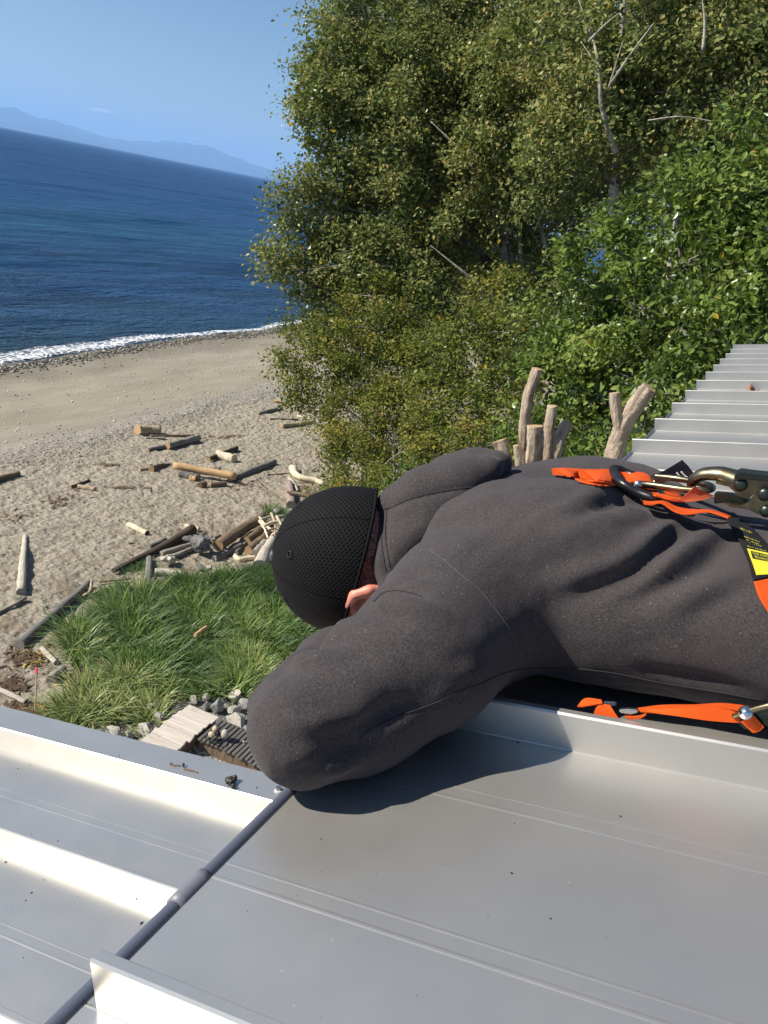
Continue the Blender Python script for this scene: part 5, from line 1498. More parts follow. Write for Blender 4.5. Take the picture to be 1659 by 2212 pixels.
def plank_mat(name, a, b):
    n = NT(name); oi = n.node('ShaderNodeObjectInfo'); tc = n.node('ShaderNodeTexCoord')
    mp = n.node('ShaderNodeMapping'); mp.inputs['Scale'].default_value = (1.2, 14, 14); n.t.links.new(tc.outputs['Object'], mp.inputs[0])
    ad = n.node('ShaderNodeVectorMath', operation='ADD'); n.t.links.new(mp.outputs[0], ad.inputs[0])
    cb = n.node('ShaderNodeCombineXYZ'); n.t.links.new(n.math('MULTIPLY', oi.outputs['Random'], 37.0), cb.inputs[0]); n.t.links.new(cb.outputs[0], ad.inputs[1])
    f = n.noise(ad.outputs[0], 1.5, 6, .65)
    c = n.mix(n.ramp(f, [(.3, 0.0), (.7, 1.0)]), a, b)
    c = n.mix(n.math('MULTIPLY', oi.outputs['Random'], .35), c, tuple(x * .7 for x in a))
    st = n.ramp(n.noise(n.pos(), 5, 4, .7), [(.56, 0.0), (.68, .5)])
    c = n.mix(st, c, (.12, .095, .07))
    return n.P(color=c, rough=.85, normal=n.bump(f, .4, .01)).m
zt = .30
def at_z(f, x, y, zz):
    v = ray(*f(x, y)); return CAM + v * ((zz - CAM[2]) / v[2])
a0 = at_z(c7, 465, 488, zt); a1 = at_z(c7, 722, 602, zt); a2 = at_z(c7, 1108, 292, zt); a3 = at_z(c7, 868, 190, zt)
Av = a1 - a0; Bv = ((a3 - a0) + (a2 - a1)) / 2
plank_deck('plank_landing', 'pale weathered plank landing beside the rocks at the foot of the grass', 'boardwalk', a0, Av, Bv, 17, .007, .035, zt, plank_mat('pale_plank', (.50, .44, .375), (.66, .60, .53)), 1)
d0 = at_z(c7, 928, 458, zt - .02); d1 = at_z(c7, 1114, 302, zt - .02); d2 = at_z(c7, 1430, 690, zt - .02)
Bd = (d2 - d0); Bd = Bd * 1.8
Ad = d1 - d0
plank_deck('plank_deck', 'dark grey slatted deck carrying the iron ring and three stones', 'deck', d0 + Bd * .008, Ad, Bd, 27, .022, .04, zt - .02, plank_mat('dark_plank', (.085, .078, .072), (.165, .152, .14)), 2)
# iron ring stand with three beach stones
rc = at_z(c7, 1078, 470, zt)
rs = np.linalg.norm(rc - CAM) * .8640625 / 3.19 * DPX / FPX
stand = empty('iron_stand', rc); tag(stand, 'black iron ring stand on the dark deck, holding three stones', 'iron stand')
M_IRON = simple('black_iron', (.015, .015, .016), .5, .3)
ringp = [at_z(c7, x, y, zt + .035) for x, y in ((1000, 462), (1012, 440), (1045, 412), (1085, 400), (1120, 430), (1150, 478), (1140, 502), (1100, 506), (1040, 488), (1000, 462))]
link('ring', MB().add(*tube(resample(ringp, 40), 5 * rs, 8, caps=False)).mesh(), M_IRON, stand)
for x, y in ((1030, 450), (1120, 440), (1085, 500)):
    link('spoke', MB().add(*tube([at_z(c7, x, y, zt + .035), at_z(c7, 1098, 440, zt + .05)], 3.2 * rs, 6)).mesh(), M_IRON, stand)
pb = at_z(c7, 1103, 432, zt + .03)
link('spindle', MB().add(*tube([pb, pb + [0, 0, 70 * rs]], 6 * rs, 10)).mesh(), M_IRON, stand)
def boulder(name, c, r, seed, mat, label, cat, group=None, rough=.16, sub=3):
    bm = bmesh.new(); bmesh.ops.create_icosphere(bm, subdivisions=sub, radius=1.0)
    V = np.array([v.co[:] for v in bm.verts]); g = np.random.default_rng(seed)
    if rough > .05:
        for _ in range(13):                               # flat broken faces
            d = g.normal(0, 1, 3); d /= np.linalg.norm(d); h = g.uniform(.45, .82); k = V @ d; m = k > h
            V[m] -= np.outer(k[m] - h, d)
    V = V * (1 + vnoise(V, 1.3, seed) * rough + vnoise(V, 4.1, seed + 1) * rough * .3)[:, None]
    a = g.uniform(0, 6.3); M = np.array([[math.cos(a), -math.sin(a), 0], [math.sin(a), math.cos(a), 0], [0, 0, 1]])
    V = (V * np.asarray(r)) @ M.T + c
    for v, q in zip(bm.verts, V): v.co = q
    me = bpy.data.meshes.new('mesh'); bm.to_mesh(me); bm.free()
    me.polygons.foreach_set('use_smooth', np.full(len(me.polygons), rough < .12))
    return tag(link(name, me, mat, org=c), label, cat, group)
def stone_mat(name, a, b, dk=(.1, .09, .075)):
    n = NT(name); p = n.pos()
    c = n.mix(n.ramp(n.noise(p, 4, 6, .65), [(.3, 0.0), (.7, 1.0)]), a, b)
    c = n.mix(n.ramp(n.noise(p, 13, 5, .75), [(.55, 0.0), (.7, .7)]), c, dk)
    return n.P(color=c, rough=.88, normal=n.bump(n.noise(p, 24, 5, .7), .6, .03)).m
M_ROCK = stone_mat('pale_rock', (.34, .31, .265), (.52, .48, .42)); M_ROCKG = stone_mat('grey_rock', (.20, .195, .185), (.36, .345, .32))
M_PEB = stone_mat('beach_stone', (.44, .36, .23), (.58, .49, .34), (.35, .27, .16)); M_PEBG = stone_mat('beach_stone_grey', (.34, .30, .235), (.46, .42, .34), (.25, .22, .18))
for x, y, rx, ry, mt, lab in ((1077, 392, 24, 28, M_PEB, 'round tan stone on the iron stand, the one touching the spindle'), (1050, 436, 26, 26, M_PEB, 'tan tapered stone on the iron stand, nearest to the pale landing'), (1156, 432, 33, 38, M_PEBG, 'largest greyish stone on the iron stand, away from the landing')):
    c = at_z(c7, x, y, zt + .035 + ry * rs * .8)
    boulder('stone', c, (rx * rs, rx * rs * .9, ry * rs), int(x), mt, lab, 'stone', 'stones on the iron stand', .05)
for x, y, r, lab in ((1306, 490, 10, 'small tan pebble on the dark deck, farther from the iron stand'), (1198, 522, 9, 'small tan pebble on the dark deck, nearer to the iron stand')):
    boulder('pebble', at_z(c7, x, y, zt), (r * rs, r * rs, r * rs * .8), int(x), M_PEB, lab, 'pebble', None, .06, 2)
# rocks edging the grass
RK = [(1090, 215, 72, 80, 'big pale angular rock above the dark deck'), (1240, 140, 62, 62, 'pale rock at the top of the pile by the grass'), (1230, 235, 52, 60, 'upright pale rock right of the big angular one'), (1340, 200, 70, 62, 'broad pale rock touching the grey sleeve in view'), (1250, 318, 105, 55, 'wide flat rock behind the dark deck'), (1385, 300, 42, 50, 'rock half hidden by the sleeve behind the deck'), (1000, 215, 38, 45, 'small rock beside the top corner of the pale landing'), (905, 165, 46, 40, 'flat grey rock at the far corner of the pale landing'),
      (530, 388, 85, 62, 'large smooth slab-like rock left of the pale landing'), (640, 300, 62, 55, 'dark-streaked rock between the grass and the landing'), (590, 225, 66, 50, 'brown rock sunk into the grass above the landing'), (265, 420, 70, 55, 'angular rock at the lower edge of the grass'), (385, 440, 52, 44, 'grey rock next to the smooth slab-like rock'), (150, 445, 55, 36, 'low flat rock at the roof edge below the grass'), (330, 490, 60, 34, 'low mossy rock at the roof edge beside the landing'), (1350, 388, 50, 26, 'flat stone at the back edge of the dark deck'), (1000, 140, 40, 36, 'grey rock deep in the grass above the landing'), (520, 540, 50, 26, 'brown stone under the front corner of the pale landing')]
for i, (x, y, rx, ry, lab) in enumerate(RK):
    c = at_z(c7, x, y, ry * rs * .6)
    boulder('rock', c, (rx * rs * 1.12, rx * rs, ry * rs * 1.15), 40 + i, M_ROCK if i % 3 else M_ROCKG, lab, 'rock', 'rocks edging the grass')
for x, y, r, lab in ((640, 178, 16, 'small round grey stone at the upper tip of the grass'), (612, 205, 10, 'tiny grey stone next to the round stone at the grass tip')):
    c = gpt(c4, x, y); s_ = np.linalg.norm(c - CAM) * .8640625 / 2.0232 * DPX / FPX
    boulder('rock', c + [0, 0, r * s_ * .5], (r * s_,) * 3, int(x), M_ROCKG, lab, 'rock', 'rocks edging the grass', .1)
for x, y, r, lab in ((1010, 862, 24, 'grey rock beside the pale logs at the top of the grass'), (1060, 858, 18, 'smaller pale rock next to the grey rock at the top of the grass'), (1395, 575, 24, 'grey-green rock above the tangle of sticks')):
    c = gpt(c3, x, y); s_ = np.linalg.norm(c - CAM) * .8640625 / 2.0232 * DPX / FPX
    boulder('rock', c + [0, 0, r * s_ * .5], (r * s_,) * 3, int(x), M_ROCKG, lab, 'rock', 'rocks edging the grass', .14)
# survey stake with a pink flag
sb = gpt(c4, 176, 765); s_ = np.linalg.norm(sb - CAM) * .8640625 / 2.0232 * DPX / FPX
stake = empty('survey_stake', sb); tag(stake, 'thin wooden survey stake with a pink top in the litter', 'stake')
V, Q = box(sb + [0, 0, .36], (.014, .009, .40)); link('stick', mesh_np(V, Q, False), WD['tan'], stake)
V, Q = box(sb + [0, 0, .80], (.018, .013, .055)); link('flag_tape', mesh_np(V, Q, False), simple('pink_tape', (.85, .10, .14), .6), stake)

# ------------------------------------------------------------------ leaves
def leaf_mat(name, stops, trans=.34, gloss=.13, rough=.5):
    n = NT(name); n.n.remove(n.b)
    c = n.ramp(n.attr('tint'), stops)
    d = n.node('ShaderNodeBsdfDiffuse'); t = n.node('ShaderNodeBsdfTranslucent'); g = n.node('ShaderNodeBsdfGlossy')
    n.t.links.new(c, d.inputs[0]); n.t.links.new(n.mix(.5, c, (.20, .26, .03)), t.inputs[0])
    g.inputs['Roughness'].default_value = rough; g.inputs[0].default_value = (.9, .95, .85, 1)
    m1 = n.node('ShaderNodeMixShader'); m1.inputs[0].default_value = trans
    n.t.links.new(d.outputs[0], m1.inputs[1]); n.t.links.new(t.outputs[0], m1.inputs[2])
    fr = n.node('ShaderNodeFresnel'); fr.inputs[0].default_value = 1.4
    m2 = n.node('ShaderNodeMixShader'); n.t.links.new(n.math('MULTIPLY', fr.outputs[0], gloss), m2.inputs[0])
    n.t.links.new(m1.outputs[0], m2.inputs[1]); n.t.links.new(g.outputs[0], m2.inputs[2])
    n.t.links.new(m2.outputs[0], n.out.inputs['Surface'])
    return n.m
YL = (.42, .30, .03)
M_ALDER = leaf_mat('alder_leaf', [(0, (0.052, 0.075, 0.025)), (.30, (0.123, 0.162, 0.053)), (.62, (0.232, 0.258, 0.088)), (.86, (0.362, 0.348, 0.131)), (.955, (0.392, 0.290, 0.100)), (.975, YL), (1, YL)])
M_BROAD = leaf_mat('broad_leaf', [(0, (0.041, 0.070, 0.014)), (.35, (0.094, 0.150, 0.025)), (.70, (0.174, 0.234, 0.046)), (.95, (0.252, 0.300, 0.076)), (.992, (0.216, 0.216, 0.057)), (1, YL)], .30, .28, .45)
M_BUSH = leaf_mat('bush_leaf', [(0, (0.049, 0.070, 0.016)), (.35, (0.121, 0.151, 0.030)), (.70, (0.223, 0.232, 0.050)), (.90, (0.324, 0.270, 0.066)), (.965, (0.230, 0.135, 0.042)), (.985, YL), (1, YL)])
M_COVER = leaf_mat('cover_leaf', [(0, (.030, .060, .012)), (.5, (.075, .135, .025)), (.9, (.14, .19, .04)), (.97, (.25, .22, .04)), (1, (.5, .38, .03))])
M_BARK = NT('alder_bark'); _p = M_BARK.pos()
_c = M_BARK.mix(M_BARK.ramp(M_BARK.noise(_p, 2.5, 5, .65), [(.36, 0.0), (.62, 1.0)]), (.16, .14, .115), (.50, .46, .39))
_c = M_BARK.mix(M_BARK.ramp(M_BARK.noise(M_BARK.pos((1, 1, 5)), 3.5, 4, .7), [(.55, 0.0), (.66, .8)]), _c, (.055, .048, .038))
M_BARK = M_BARK.P(color=_c, rough=.9, normal=M_BARK.bump(M_BARK.noise(_p, 12, 4, .6), .5, .03)).m
M_BARKSHADE = NT('limb_bark'); M_BARKSHADE = M_BARKSHADE.P(color=M_BARKSHADE.mix(M_BARKSHADE.ramp(M_BARKSHADE.noise(M_BARKSHADE.pos(), 3, 5, .65), [(.4, 0.0), (.65, 1.0)]), (.055, .047, .036), (.20, .18, .15)), rough=.9).m  # darker copy of the bark: shade inside the crown put into the colour
# one leaf: pointed oval folded along its midrib, unit length along x
LEAF6 = np.array([[0, 0, 0], [.30, .27, .05], [.68, .24, .03], [1, 0, -.10], [.68, -.24, .03], [.30, -.27, .05], [.5, 0, -.03]])
LEAF6T = np.array([[0, 6, 1], [1, 6, 2], [2, 6, 3], [3, 6, 4], [4, 6, 5], [5, 6, 0]])
LEAF4 = np.array([[0, 0, 0], [.5, .30, .06], [1, 0, -.05], [.5, -.30, .06]])
LEAF4T = np.array([[0, 2, 1], [0, 3, 2]])
def leaf_frames(g, num, outd, droop=.35, rnd=.75):
    nrm = outd * .55 + np.array([0, 0, .55]) + g.normal(0, rnd, (num, 3)) * .8
    nrm /= np.linalg.norm(nrm, axis=1)[:, None]
    d = g.normal(0, 1, (num, 3)) + outd * .5; d[:, 2] -= droop
    d -= nrm * (d * nrm).sum(1)[:, None]; d /= np.linalg.norm(d, axis=1)[:, None]
    return d, np.cross(nrm, d), nrm
def leaves_mesh(P, X, Y, Z, size, tint, shape=LEAF4, T=LEAF4T):
    k = len(shape); num = len(P)
    V = P[:, None] + size[:, None, None] * (shape[None, :, 0, None] * X[:, None] + shape[None, :, 1, None] * Y[:, None] + shape[None, :, 2, None] * Z[:, None])
    F = (T[None] + (np.arange(num) * k)[:, None, None]).reshape(-1, 3)
    me = mesh_np(V.reshape(-1, 3), F, False)
    attr(me, 'tint', np.repeat(tint, k))
    return me
def blob(x, y, r, Y):
    c = at_y(x, y, Y); return c, r * DPX / FPX * np.linalg.norm(c - CAM)
def scatter(g, blobs, per_m2, sig, tips=None, flat=1.0):
    """clumps of leaves through each blob's outer half; returns positions, outward directions, clump tint, clump centres"""
    P, O, Tn, CC, SRC = [], [], [], [], []
    for bi, (c, r) in enumerate(blobs):
        ncl = max(6, int(9.5 * (r / .9)**2))
        d = g.normal(0, 1, (ncl, 3)); d /= np.linalg.norm(d, axis=1)[:, None]
        rr = r * (g.uniform(.25, 1.0, ncl)**.45)
        cc = c + d * rr[:, None] * [1, 1, flat]
        num = max(8, int(per_m2 * 4 * r * r / ncl * 3.0))
        s = sig * g.uniform(.7, 1.35, ncl)
        pos = cc[:, None] + g.normal(0, 1, (ncl, num, 3)) * s[:, None, None] * [1, 1, .75]
        P.append(pos.reshape(-1, 3)); O.append(np.repeat(d, num, 0)); Tn.append(np.repeat(g.normal(0, .15, ncl), num)); CC.append(cc); SRC.append(np.full(ncl, bi))
    return np.concatenate(P), np.concatenate(O), np.concatenate(Tn), np.concatenate(CC), np.concatenate(SRC)
def curve_to(a, b, g, sag=.12, n=10):
    L = np.linalg.norm(b - a); m = (a + b) / 2 + g.normal(0, L * .07, 3) + [0, 0, L * sag]
    return resample(np.array([a, m, b]), n)
def tree(name, label, cat, base, trunk_top, tr, blobs, mat, leaf, per, sig, seed, shape=LEAF4, T=LEAF4T, group=None, extra=(), bark=None, twig=.012, tintbase=(.45, .22), singles=0, forks=None, twigs_per=2, flat=1.0, lean=None, push=.45):
    g = np.random.default_rng(seed)
    base = np.asarray(base, float); o = empty(name, base); tag(o, label, cat, group)
    bark = bark or M_BARK
    top = np.asarray(trunk_top, float)
    mid = (base * .55 + top * .45) + g.normal(0, .25, 3) * [1, 1, 0] if lean is None else np.asarray(lean, float)
    TP = resample(np.array([base - [0, 0, .3], mid, top]), 18)
    TR = np.linspace(tr, tr * .28, 18); TR[0] *= 1.35
    link('trunk', MB().add(*tube(TP, TR, 10, True, .08, seed)).mesh(), bark, o)
    B = [blob(*b) for b in blobs]
    tw = MB()
    for bi, (c, r) in enumerate(B):
        j = int(np.clip(np.searchsorted(TP[:, 2], c[2] - np.linalg.norm(c[:2] - top[:2]) * .55), 4, 17))
        st = TP[j]; L = np.linalg.norm(c - st)
        P = curve_to(st, c, g, .08)
        link('limb', MB().add(*tube(P, np.linspace(max(.016, min(TR[j] * .38, .010 * L + .014)), .014, 10), 7, True, .06, seed + bi)).mesh(), M_BARKSHADE, o)
    P, O, Tn, CC, SRC = scatter(g, B, per, sig, flat=flat)
    for q, (cc, s) in enumerate(zip(CC, SRC)):
        if q % twigs_per == 0: tw.add(*tube(curve_to(B[s][0], cc, g, .05, 5), np.linspace(twig, .004, 5), 4, False))
    tm = link('twigs', tw.mesh(), bark, o); tm['kind'] = 'stuff'
    for q, (pts, r0, r1) in enumerate(extra):             # limbs that show pale between the leaves
        W = np.array([at_y(p[0], p[1], p[2] + push) for p in pts])
        link('limb', MB().add(*tube(resample(W, 16), np.linspace(r0, min(r1, .012), 16) * .72, 8, True, .1, seed + 50 + q)).mesh(), bark, o)
    keep = P[:, 2] > ground_z(P[:, 0], P[:, 1]) + .03
    P, O, Tn = P[keep], O[keep], Tn[keep]
    X, Y, Z = leaf_frames(g, len(P), O)
    size = leaf * g.uniform(.6, 1.25, len(P))
    tint = np.clip(g.normal(tintbase[0], tintbase[1], len(P)) + Tn, .01, .94)
    yl = g.uniform(0, 1, len(P)) < .010; tint[yl] = .99
    if singles:
        dist = np.linalg.norm(P - CAM, axis=1)
        v = (P - CAM) @ RW; px = 384 + FPX * v[:, 0] / -v[:, 2]; py = 512 - FPX * v[:, 1] / -v[:, 2]
        # the leaves that show largest: in the frame, and the nearest to the camera in their own patch of picture
        ok = np.where((px > 8) & (px < 760) & (py > 5) & (py < 480))[0]
        cell = (px[ok] // 9).astype(int) * 1000 + (py[ok] // 9).astype(int)
        order = np.lexsort((dist[ok], cell)); first = np.r_[True, np.diff(cell[order]) != 0]
        cand = ok[order][first]
        pick = cand[np.argsort(-(size[cand] / dist[cand]))[:singles]]
        proto = {}
        for i in pick:
            tk = round(float(tint[i]) * 8) / 8
            if tk not in proto:
                me = mesh_np(shape, T, False); attr(me, 'tint', np.full(len(shape), tk)); me.materials.append(mat); proto[tk] = me
            lo = bpy.data.objects.new('leaf', proto[tk]); COL.objects.link(lo)
            M = Matrix(np.vstack([np.c_[np.stack([X[i], Y[i], Z[i]], 1) * size[i], P[i]], [0, 0, 0, 1]]).tolist())
            lo.parent = o; lo.matrix_parent_inverse = Matrix.Translation(tuple(-float(q) for q in base)); lo.matrix_basis = M
        m = np.ones(len(P), bool); m[pick] = False
        P, X, Y, Z, size, tint = P[m], X[m], Y[m], Z[m], size[m], tint[m]
    cr = link('crown', leaves_mesh(P, X, Y, Z, size, tint, shape, T), mat, o); cr['kind'] = 'stuff'
    return o
def gp(x, y): return gpt(lambda a, b: (a, b), x, y)
# big alder reaching over the beach
A = [(790, 40, 80, 25), (700, 120, 55, 24), (668, 185, 58, 24), (690, 265, 62, 24), (745, 190, 85, 24), (785, 290, 95, 24), (660, 420, 52, 23), (715, 425, 62, 24), (612, 545, 46, 22.5), (612, 445, 34, 22.5), (668, 510, 58, 23), (725, 490, 70, 24), (590, 590, 34, 22), (765, 560, 85, 23.5), (725, 655, 70, 23), (672, 620, 40, 22.5),
     (870, 50, 110, 26), (895, 170, 115, 25), (1000, 70, 125, 27), (1110, 50, 120, 27), (875, 320, 110, 24.5), (985, 230, 115, 26), (1110, 180, 105, 27), (850, 460, 100, 24), (955, 400, 95, 25.5), (1060, 320, 90, 27), (820, 590, 85, 23), (915, 560, 80, 24), (1010, 500, 60, 26), (700, 350, 35, 24),
     (960, 650, 80, 23), (860, 680, 80, 22.5), (1000, 160, 110, 30), (900, 270, 110, 30), (1060, 430, 95, 31), (930, 480, 110, 30), (1000, 590, 90, 29), (830, 400, 100, 28), (800, 500, 90, 28), (850, 130, 110, 29), (760, 630, 80, 26), (1080, 280, 85, 24.2), (1140, 385, 62, 24.2), (1020, 365, 66, 23.8), (1110, 120, 90, 24.5), (1066, 455, 46, 24), (985, 480, 50, 23.6), (1170, 250, 70, 24)]
ab = gp(1130, 1130); abase = at_y(1150, 1160, 26); abase = np.array([abase[0], 26.0, float(ground_z(abase[0], 26))])
tree('alder_tree', 'tall alder with small olive leaves leaning out over the beach', 'tree', abase, at_y(1080, -60, 27), .30, A, M_ALDER, .150, 175, .26, 101, group=None, tintbase=(.55, .22),
     extra=[([(1132, 640, 24.9), (1126, 560, 25.0), (1122, 490, 25.1), (1128, 400, 25.5)], .15, .10), ([(1180, 540, 24.9), (1165, 480, 24.7), (1150, 440, 24.9)], .12, .07),
            ([(1015, 345, 23.5), (975, 305, 23.1), (930, 262, 22.9)], .075, .04), ([(1040, 620, 22.7), (985, 575, 22.3), (930, 530, 22.1)], .075, .03),
            ([(880, 330, 23.3), (850, 290, 23.1)], .05, .03), ([(640, 382, 23.0), (690, 366, 23.3), (760, 352, 23.9)], .012, .03), ([(560, 590, 22.5), (620, 560, 22.7), (720, 520, 23.7)], .010, .03), ([(885, 600, 22.3), (830, 580, 22.5)], .03, .015)])
# second alder further along, behind the leafy shrub
Bb = [(1235, 40, 125, 21), (1390, 60, 125, 20), (1540, 40, 135, 20), (1680, 60, 130, 20), (1290, 180, 105, 20), (1440, 200, 110, 19.5), (1590, 180, 120, 19.5), (1235, 290, 90, 21), (1350, 320, 90, 20), (1160, 130, 90, 23), (1190, 380, 80, 23), (1460, 330, 100, 22), (1570, 280, 100, 22), (1270, 100, 120, 26), (1420, 130, 120, 26), (1560, 130, 130, 26), (1300, 380, 110, 26), (1200, 470, 90, 26), (1220, 580, 80, 25), (1150, 600, 70, 26), (1690, 220, 110, 21)]
bb = at_y(1330, 1000, 21.7); bb = np.array([bb[0], 21.0, 0.0])
tree('alder_tree', 'alder with pale forked limbs behind the broad-leaved shrub', 'tree', bb, at_y(1350, -60, 21.7), .24, Bb, M_ALDER, .140, 165, .25, 102, push=-.55, tintbase=(.54, .20),
     extra=[([(1320, 180, 18.7), (1360, 120, 18.5), (1412, 50, 18.3)], .045, .022), ([(1272, 90, 19.1), (1300, 60, 18.9), (1335, 30, 18.7)], .04, .02), ([(1315, 190, 18.9), (1330, 140, 18.7), (1345, 90, 18.7)], .03, .018), ([(1330, 330, 19.7), (1300, 230, 19.3), (1290, 120, 19.3), (1250, 0, 19.5)], .10, .05), ([(1518, 110, 18.7), (1522, 50, 18.7), (1515, -20, 18.7)], .05, .03), ([(1400, 260, 18.9), (1470, 252, 18.7), (1540, 262, 18.7)], .02, .012), ([(1255, 90, 19.2), (1290, 140, 19.1)], .02, .012)])
# darker trees further along the shore, closing the gaps
K = [(820, 120, 150, 36), (980, 60, 150, 37), (1150, 90, 150, 36), (1320, 60, 150, 36), (1500, 90, 150, 36), (1660, 60, 150, 36), (900, 300, 140, 36), (1060, 260, 130, 37), (1190, 300, 110, 36), (1360, 240, 130, 36), (1530, 260, 140, 36), (1000, 430, 130, 36), (1150, 450, 120, 36), (1300, 400, 120, 36), (880, 450, 110, 35), (960, 590, 110, 35), (1090, 590, 110, 35), (850, 620, 80, 34), (1460, 380, 120, 36)]
kb = at_y(1150, 900, 36); kb = np.array([kb[0], 36.0, 0.0])
tree('alder_tree', 'darker alder filling the gaps behind the two pale-limbed alders', 'tree', kb, at_y(1130, -40, 36), .30, K, M_ALDER, .20, 62, .42, 110, tintbase=(.30, .18), twigs_per=4)
# broad-leaved shrub close to the house
Cc = [(1640, 320, 90, 11), (1690, 430, 110, 10.5), (1530, 400, 95, 11), (1620, 470, 110, 10.5), (1430, 470, 95, 11.5), (1330, 540, 90, 12), (1470, 570, 115, 11), (1590, 600, 115, 10.5), (1690, 590, 100, 10), (1250, 640, 80, 12.5), (1370, 680, 105, 11.5), (1490, 720, 90, 10.8), (1600, 690, 70, 10.5), (1270, 760, 95, 12), (1390, 790, 85, 11), (1190, 700, 75, 13), (1480, 790, 60, 10.6), (1190, 830, 85, 12.6), (1300, 860, 80, 11.6), (1400, 870, 50, 10.8), (1250, 940, 60, 11.6), (1340, 945, 50, 10.8), (1170, 930, 70, 12.6), (1260, 870, 80, 12.5), (1400, 650, 110, 13), (1550, 560, 120, 13), (1640, 660, 60, 10), (1690, 690, 60, 9.6), (1300, 700, 90, 13.5), (1440, 850, 50, 10), (1370, 960, 45, 10), (1300, 830, 120, 14.5), (1420, 700, 130, 14), (1560, 650, 140, 13.5), (1200, 770, 100, 15), (1340, 930, 100, 13), (1450, 800, 90, 12.5), (1250, 960, 90, 13), (1640, 560, 130, 13), (1500, 480, 120, 13.5), (1380, 560, 110, 14.5)]
cb = at_y(1420, 1150, 11.5); cb = np.array([cb[0], 11.5, 0.0])
tree('broad_leaved_shrub', 'tall dense shrub with large shiny leaves growing beside the far end of the roof', 'shrub', cb, at_y(1470, 420, 11.5), .13, Cc, M_BROAD, .098, 300, .16, 103, LEAF6, LEAF6T, tintbase=(.48, .20), singles=300, twig=.008, twigs_per=3)
# yellowing thicket along the top of the beach
D1 = [(640, 765, 50, 21), (612, 790, 34, 20.5), (655, 845, 42, 20), (715, 770, 75, 21), (705, 860, 50, 20.5), (805, 710, 80, 21), (770, 830, 75, 20.5), (900, 740, 80, 21), (870, 820, 80, 20), (800, 640, 60, 22), (690, 700, 45, 21.5), (640, 700, 30, 21.5), (760, 740, 80, 24), (860, 760, 90, 24)]
D2 = [(960, 820, 90, 19), (1060, 800, 85, 18.5), (1010, 720, 80, 19.5), (1100, 720, 75, 19), (1090, 860, 75, 17.5), (1010, 900, 80, 18), (1120, 640, 60, 20), (1050, 650, 70, 20.5), (960, 750, 90, 22), (1130, 790, 70, 19), (1120, 930, 60, 16)]
D3 = [(720, 930, 50, 19.5), (760, 900, 70, 19.5), (850, 900, 80, 19), (930, 920, 75, 18), (700, 985, 34, 19), (770, 980, 70, 18.5), (860, 980, 75, 17.5), (940, 985, 70, 17), (1010, 970, 60, 16.5), (760, 1045, 55, 17.5), (840, 1040, 50, 16.5), (1080, 960, 60, 16), (725, 1040, 40, 18.5), (900, 1020, 60, 16), (800, 940, 80, 21), (980, 1010, 60, 15.5), (860, 900, 110, 21.5), (960, 900, 110, 21), (780, 980, 80, 20), (790, 1085, 40, 16.5), (730, 1090, 26, 17.5)]
def gbase(x, y, Y):
    p = at_y(x, y, Y); return np.array([p[0], Y, float(ground_z(p[0], Y))])
tree('willow_shrub', 'olive shrub hanging over the sand with a few yellow leaves', 'shrub', gbase(800, 960, 21.5), at_y(780, 700, 21.5), .09, D1, M_BUSH, .115, 170, .22, 104, tintbase=(.44, .22), group='shrubs at the top of the beach')
tree('willow_shrub', 'darker green shrub in front of the tall alder trunk', 'shrub', gbase(1050, 1010, 19.5), at_y(1050, 720, 19.5), .09, D2, M_BUSH, .112, 170, .21, 105, tintbase=(.38, .20), group='shrubs at the top of the beach')
tree('willow_shrub', 'low yellow-brown shrub just above the black cap and grey hood', 'shrub', gbase(850, 1060, 18.5), at_y(850, 930, 18.5), .07, D3, M_BUSH, .098, 185, .18, 106, tintbase=(.54, .24), group='shrubs at the top of the beach')
E3 = [(840, 1045, 26, 14), (870, 1025, 24, 14), (815, 1065, 24, 14.2), (900, 1010, 22, 13.8), (850, 1075, 22, 13.8)]
tree('salal_bush', 'small bright green bush with light leaves touching the hood in view', 'bush', gbase(850, 1110, 14), at_y(850, 1050, 14), .03, E3, M_COVER, .10, 170, .14, 107, LEAF6, LEAF6T, tintbase=(.72, .16), twig=.006)

# two dead trees with sawn-off limbs beside the roof
def stub_tree(label, base, crotch, stubs, seed):
    o = empty('dead_tree', base); tag(o, label, 'dead tree', 'dead trees beside the roof')
    P = resample(np.array([base - [0, 0, .2], (base + crotch) / 2 + [.12, .1, 0], crotch]), 14)
    def piece(name, P, rad, seed, parent): return wood_obj(name, P, rad, M_STUB, CUT['tan'], seed, .06, 26, 1.0, parent, .22)
    rp_ = np.linspace(.26, .22, 14)
    piece('trunk', P, rp_, seed, o)
    for i, (pts, r0, r1) in enumerate(stubs):
        W = np.array([at_y(*p) for p in pts]); W = np.vstack([crotch + (W[0] - crotch) * .15, W]) if i < 99 else W
        RR = np.interp(np.linspace(0, 1, 16), [0, .5, 1], [r0, (r0 + r1) / 2, r1]) * .50
        piece('limb', resample(W, 64), np.interp(np.linspace(0, 1, 64), np.linspace(0, 1, 16), RR), seed + 3 + i, o)
n = NT('barkless_wood'); tc = n.node('ShaderNodeTexCoord'); mp = n.node('ShaderNodeMapping'); mp.inputs['Scale'].default_value = (7, 7, 1.0); n.t.links.new(tc.outputs['Object'], mp.inputs[0])
f = n.noise(mp.outputs[0], 1.8, 6, .65, dist=.4)
c = n.mix(n.ramp(f, [(.32, 0.0), (.66, 1.0)]), (.33, .25, .18), (.56, .46, .35))
c = n.mix(n.ramp(n.noise(n.pos((1, 1, .5)), 3.2, 5, .7), [(.48, 0.0), (.60, .9)]), c, (.16, .105, .07))
c = n.mix(n.ramp(n.noise(mp.outputs[0], 4.5, 3, .7), [(.26, .8), (.36, 0.0)]), c, (.05, .03, .02))
M_STUB = n.P(color=c, rough=.85, normal=n.bump(f, 1.0, .07)).m
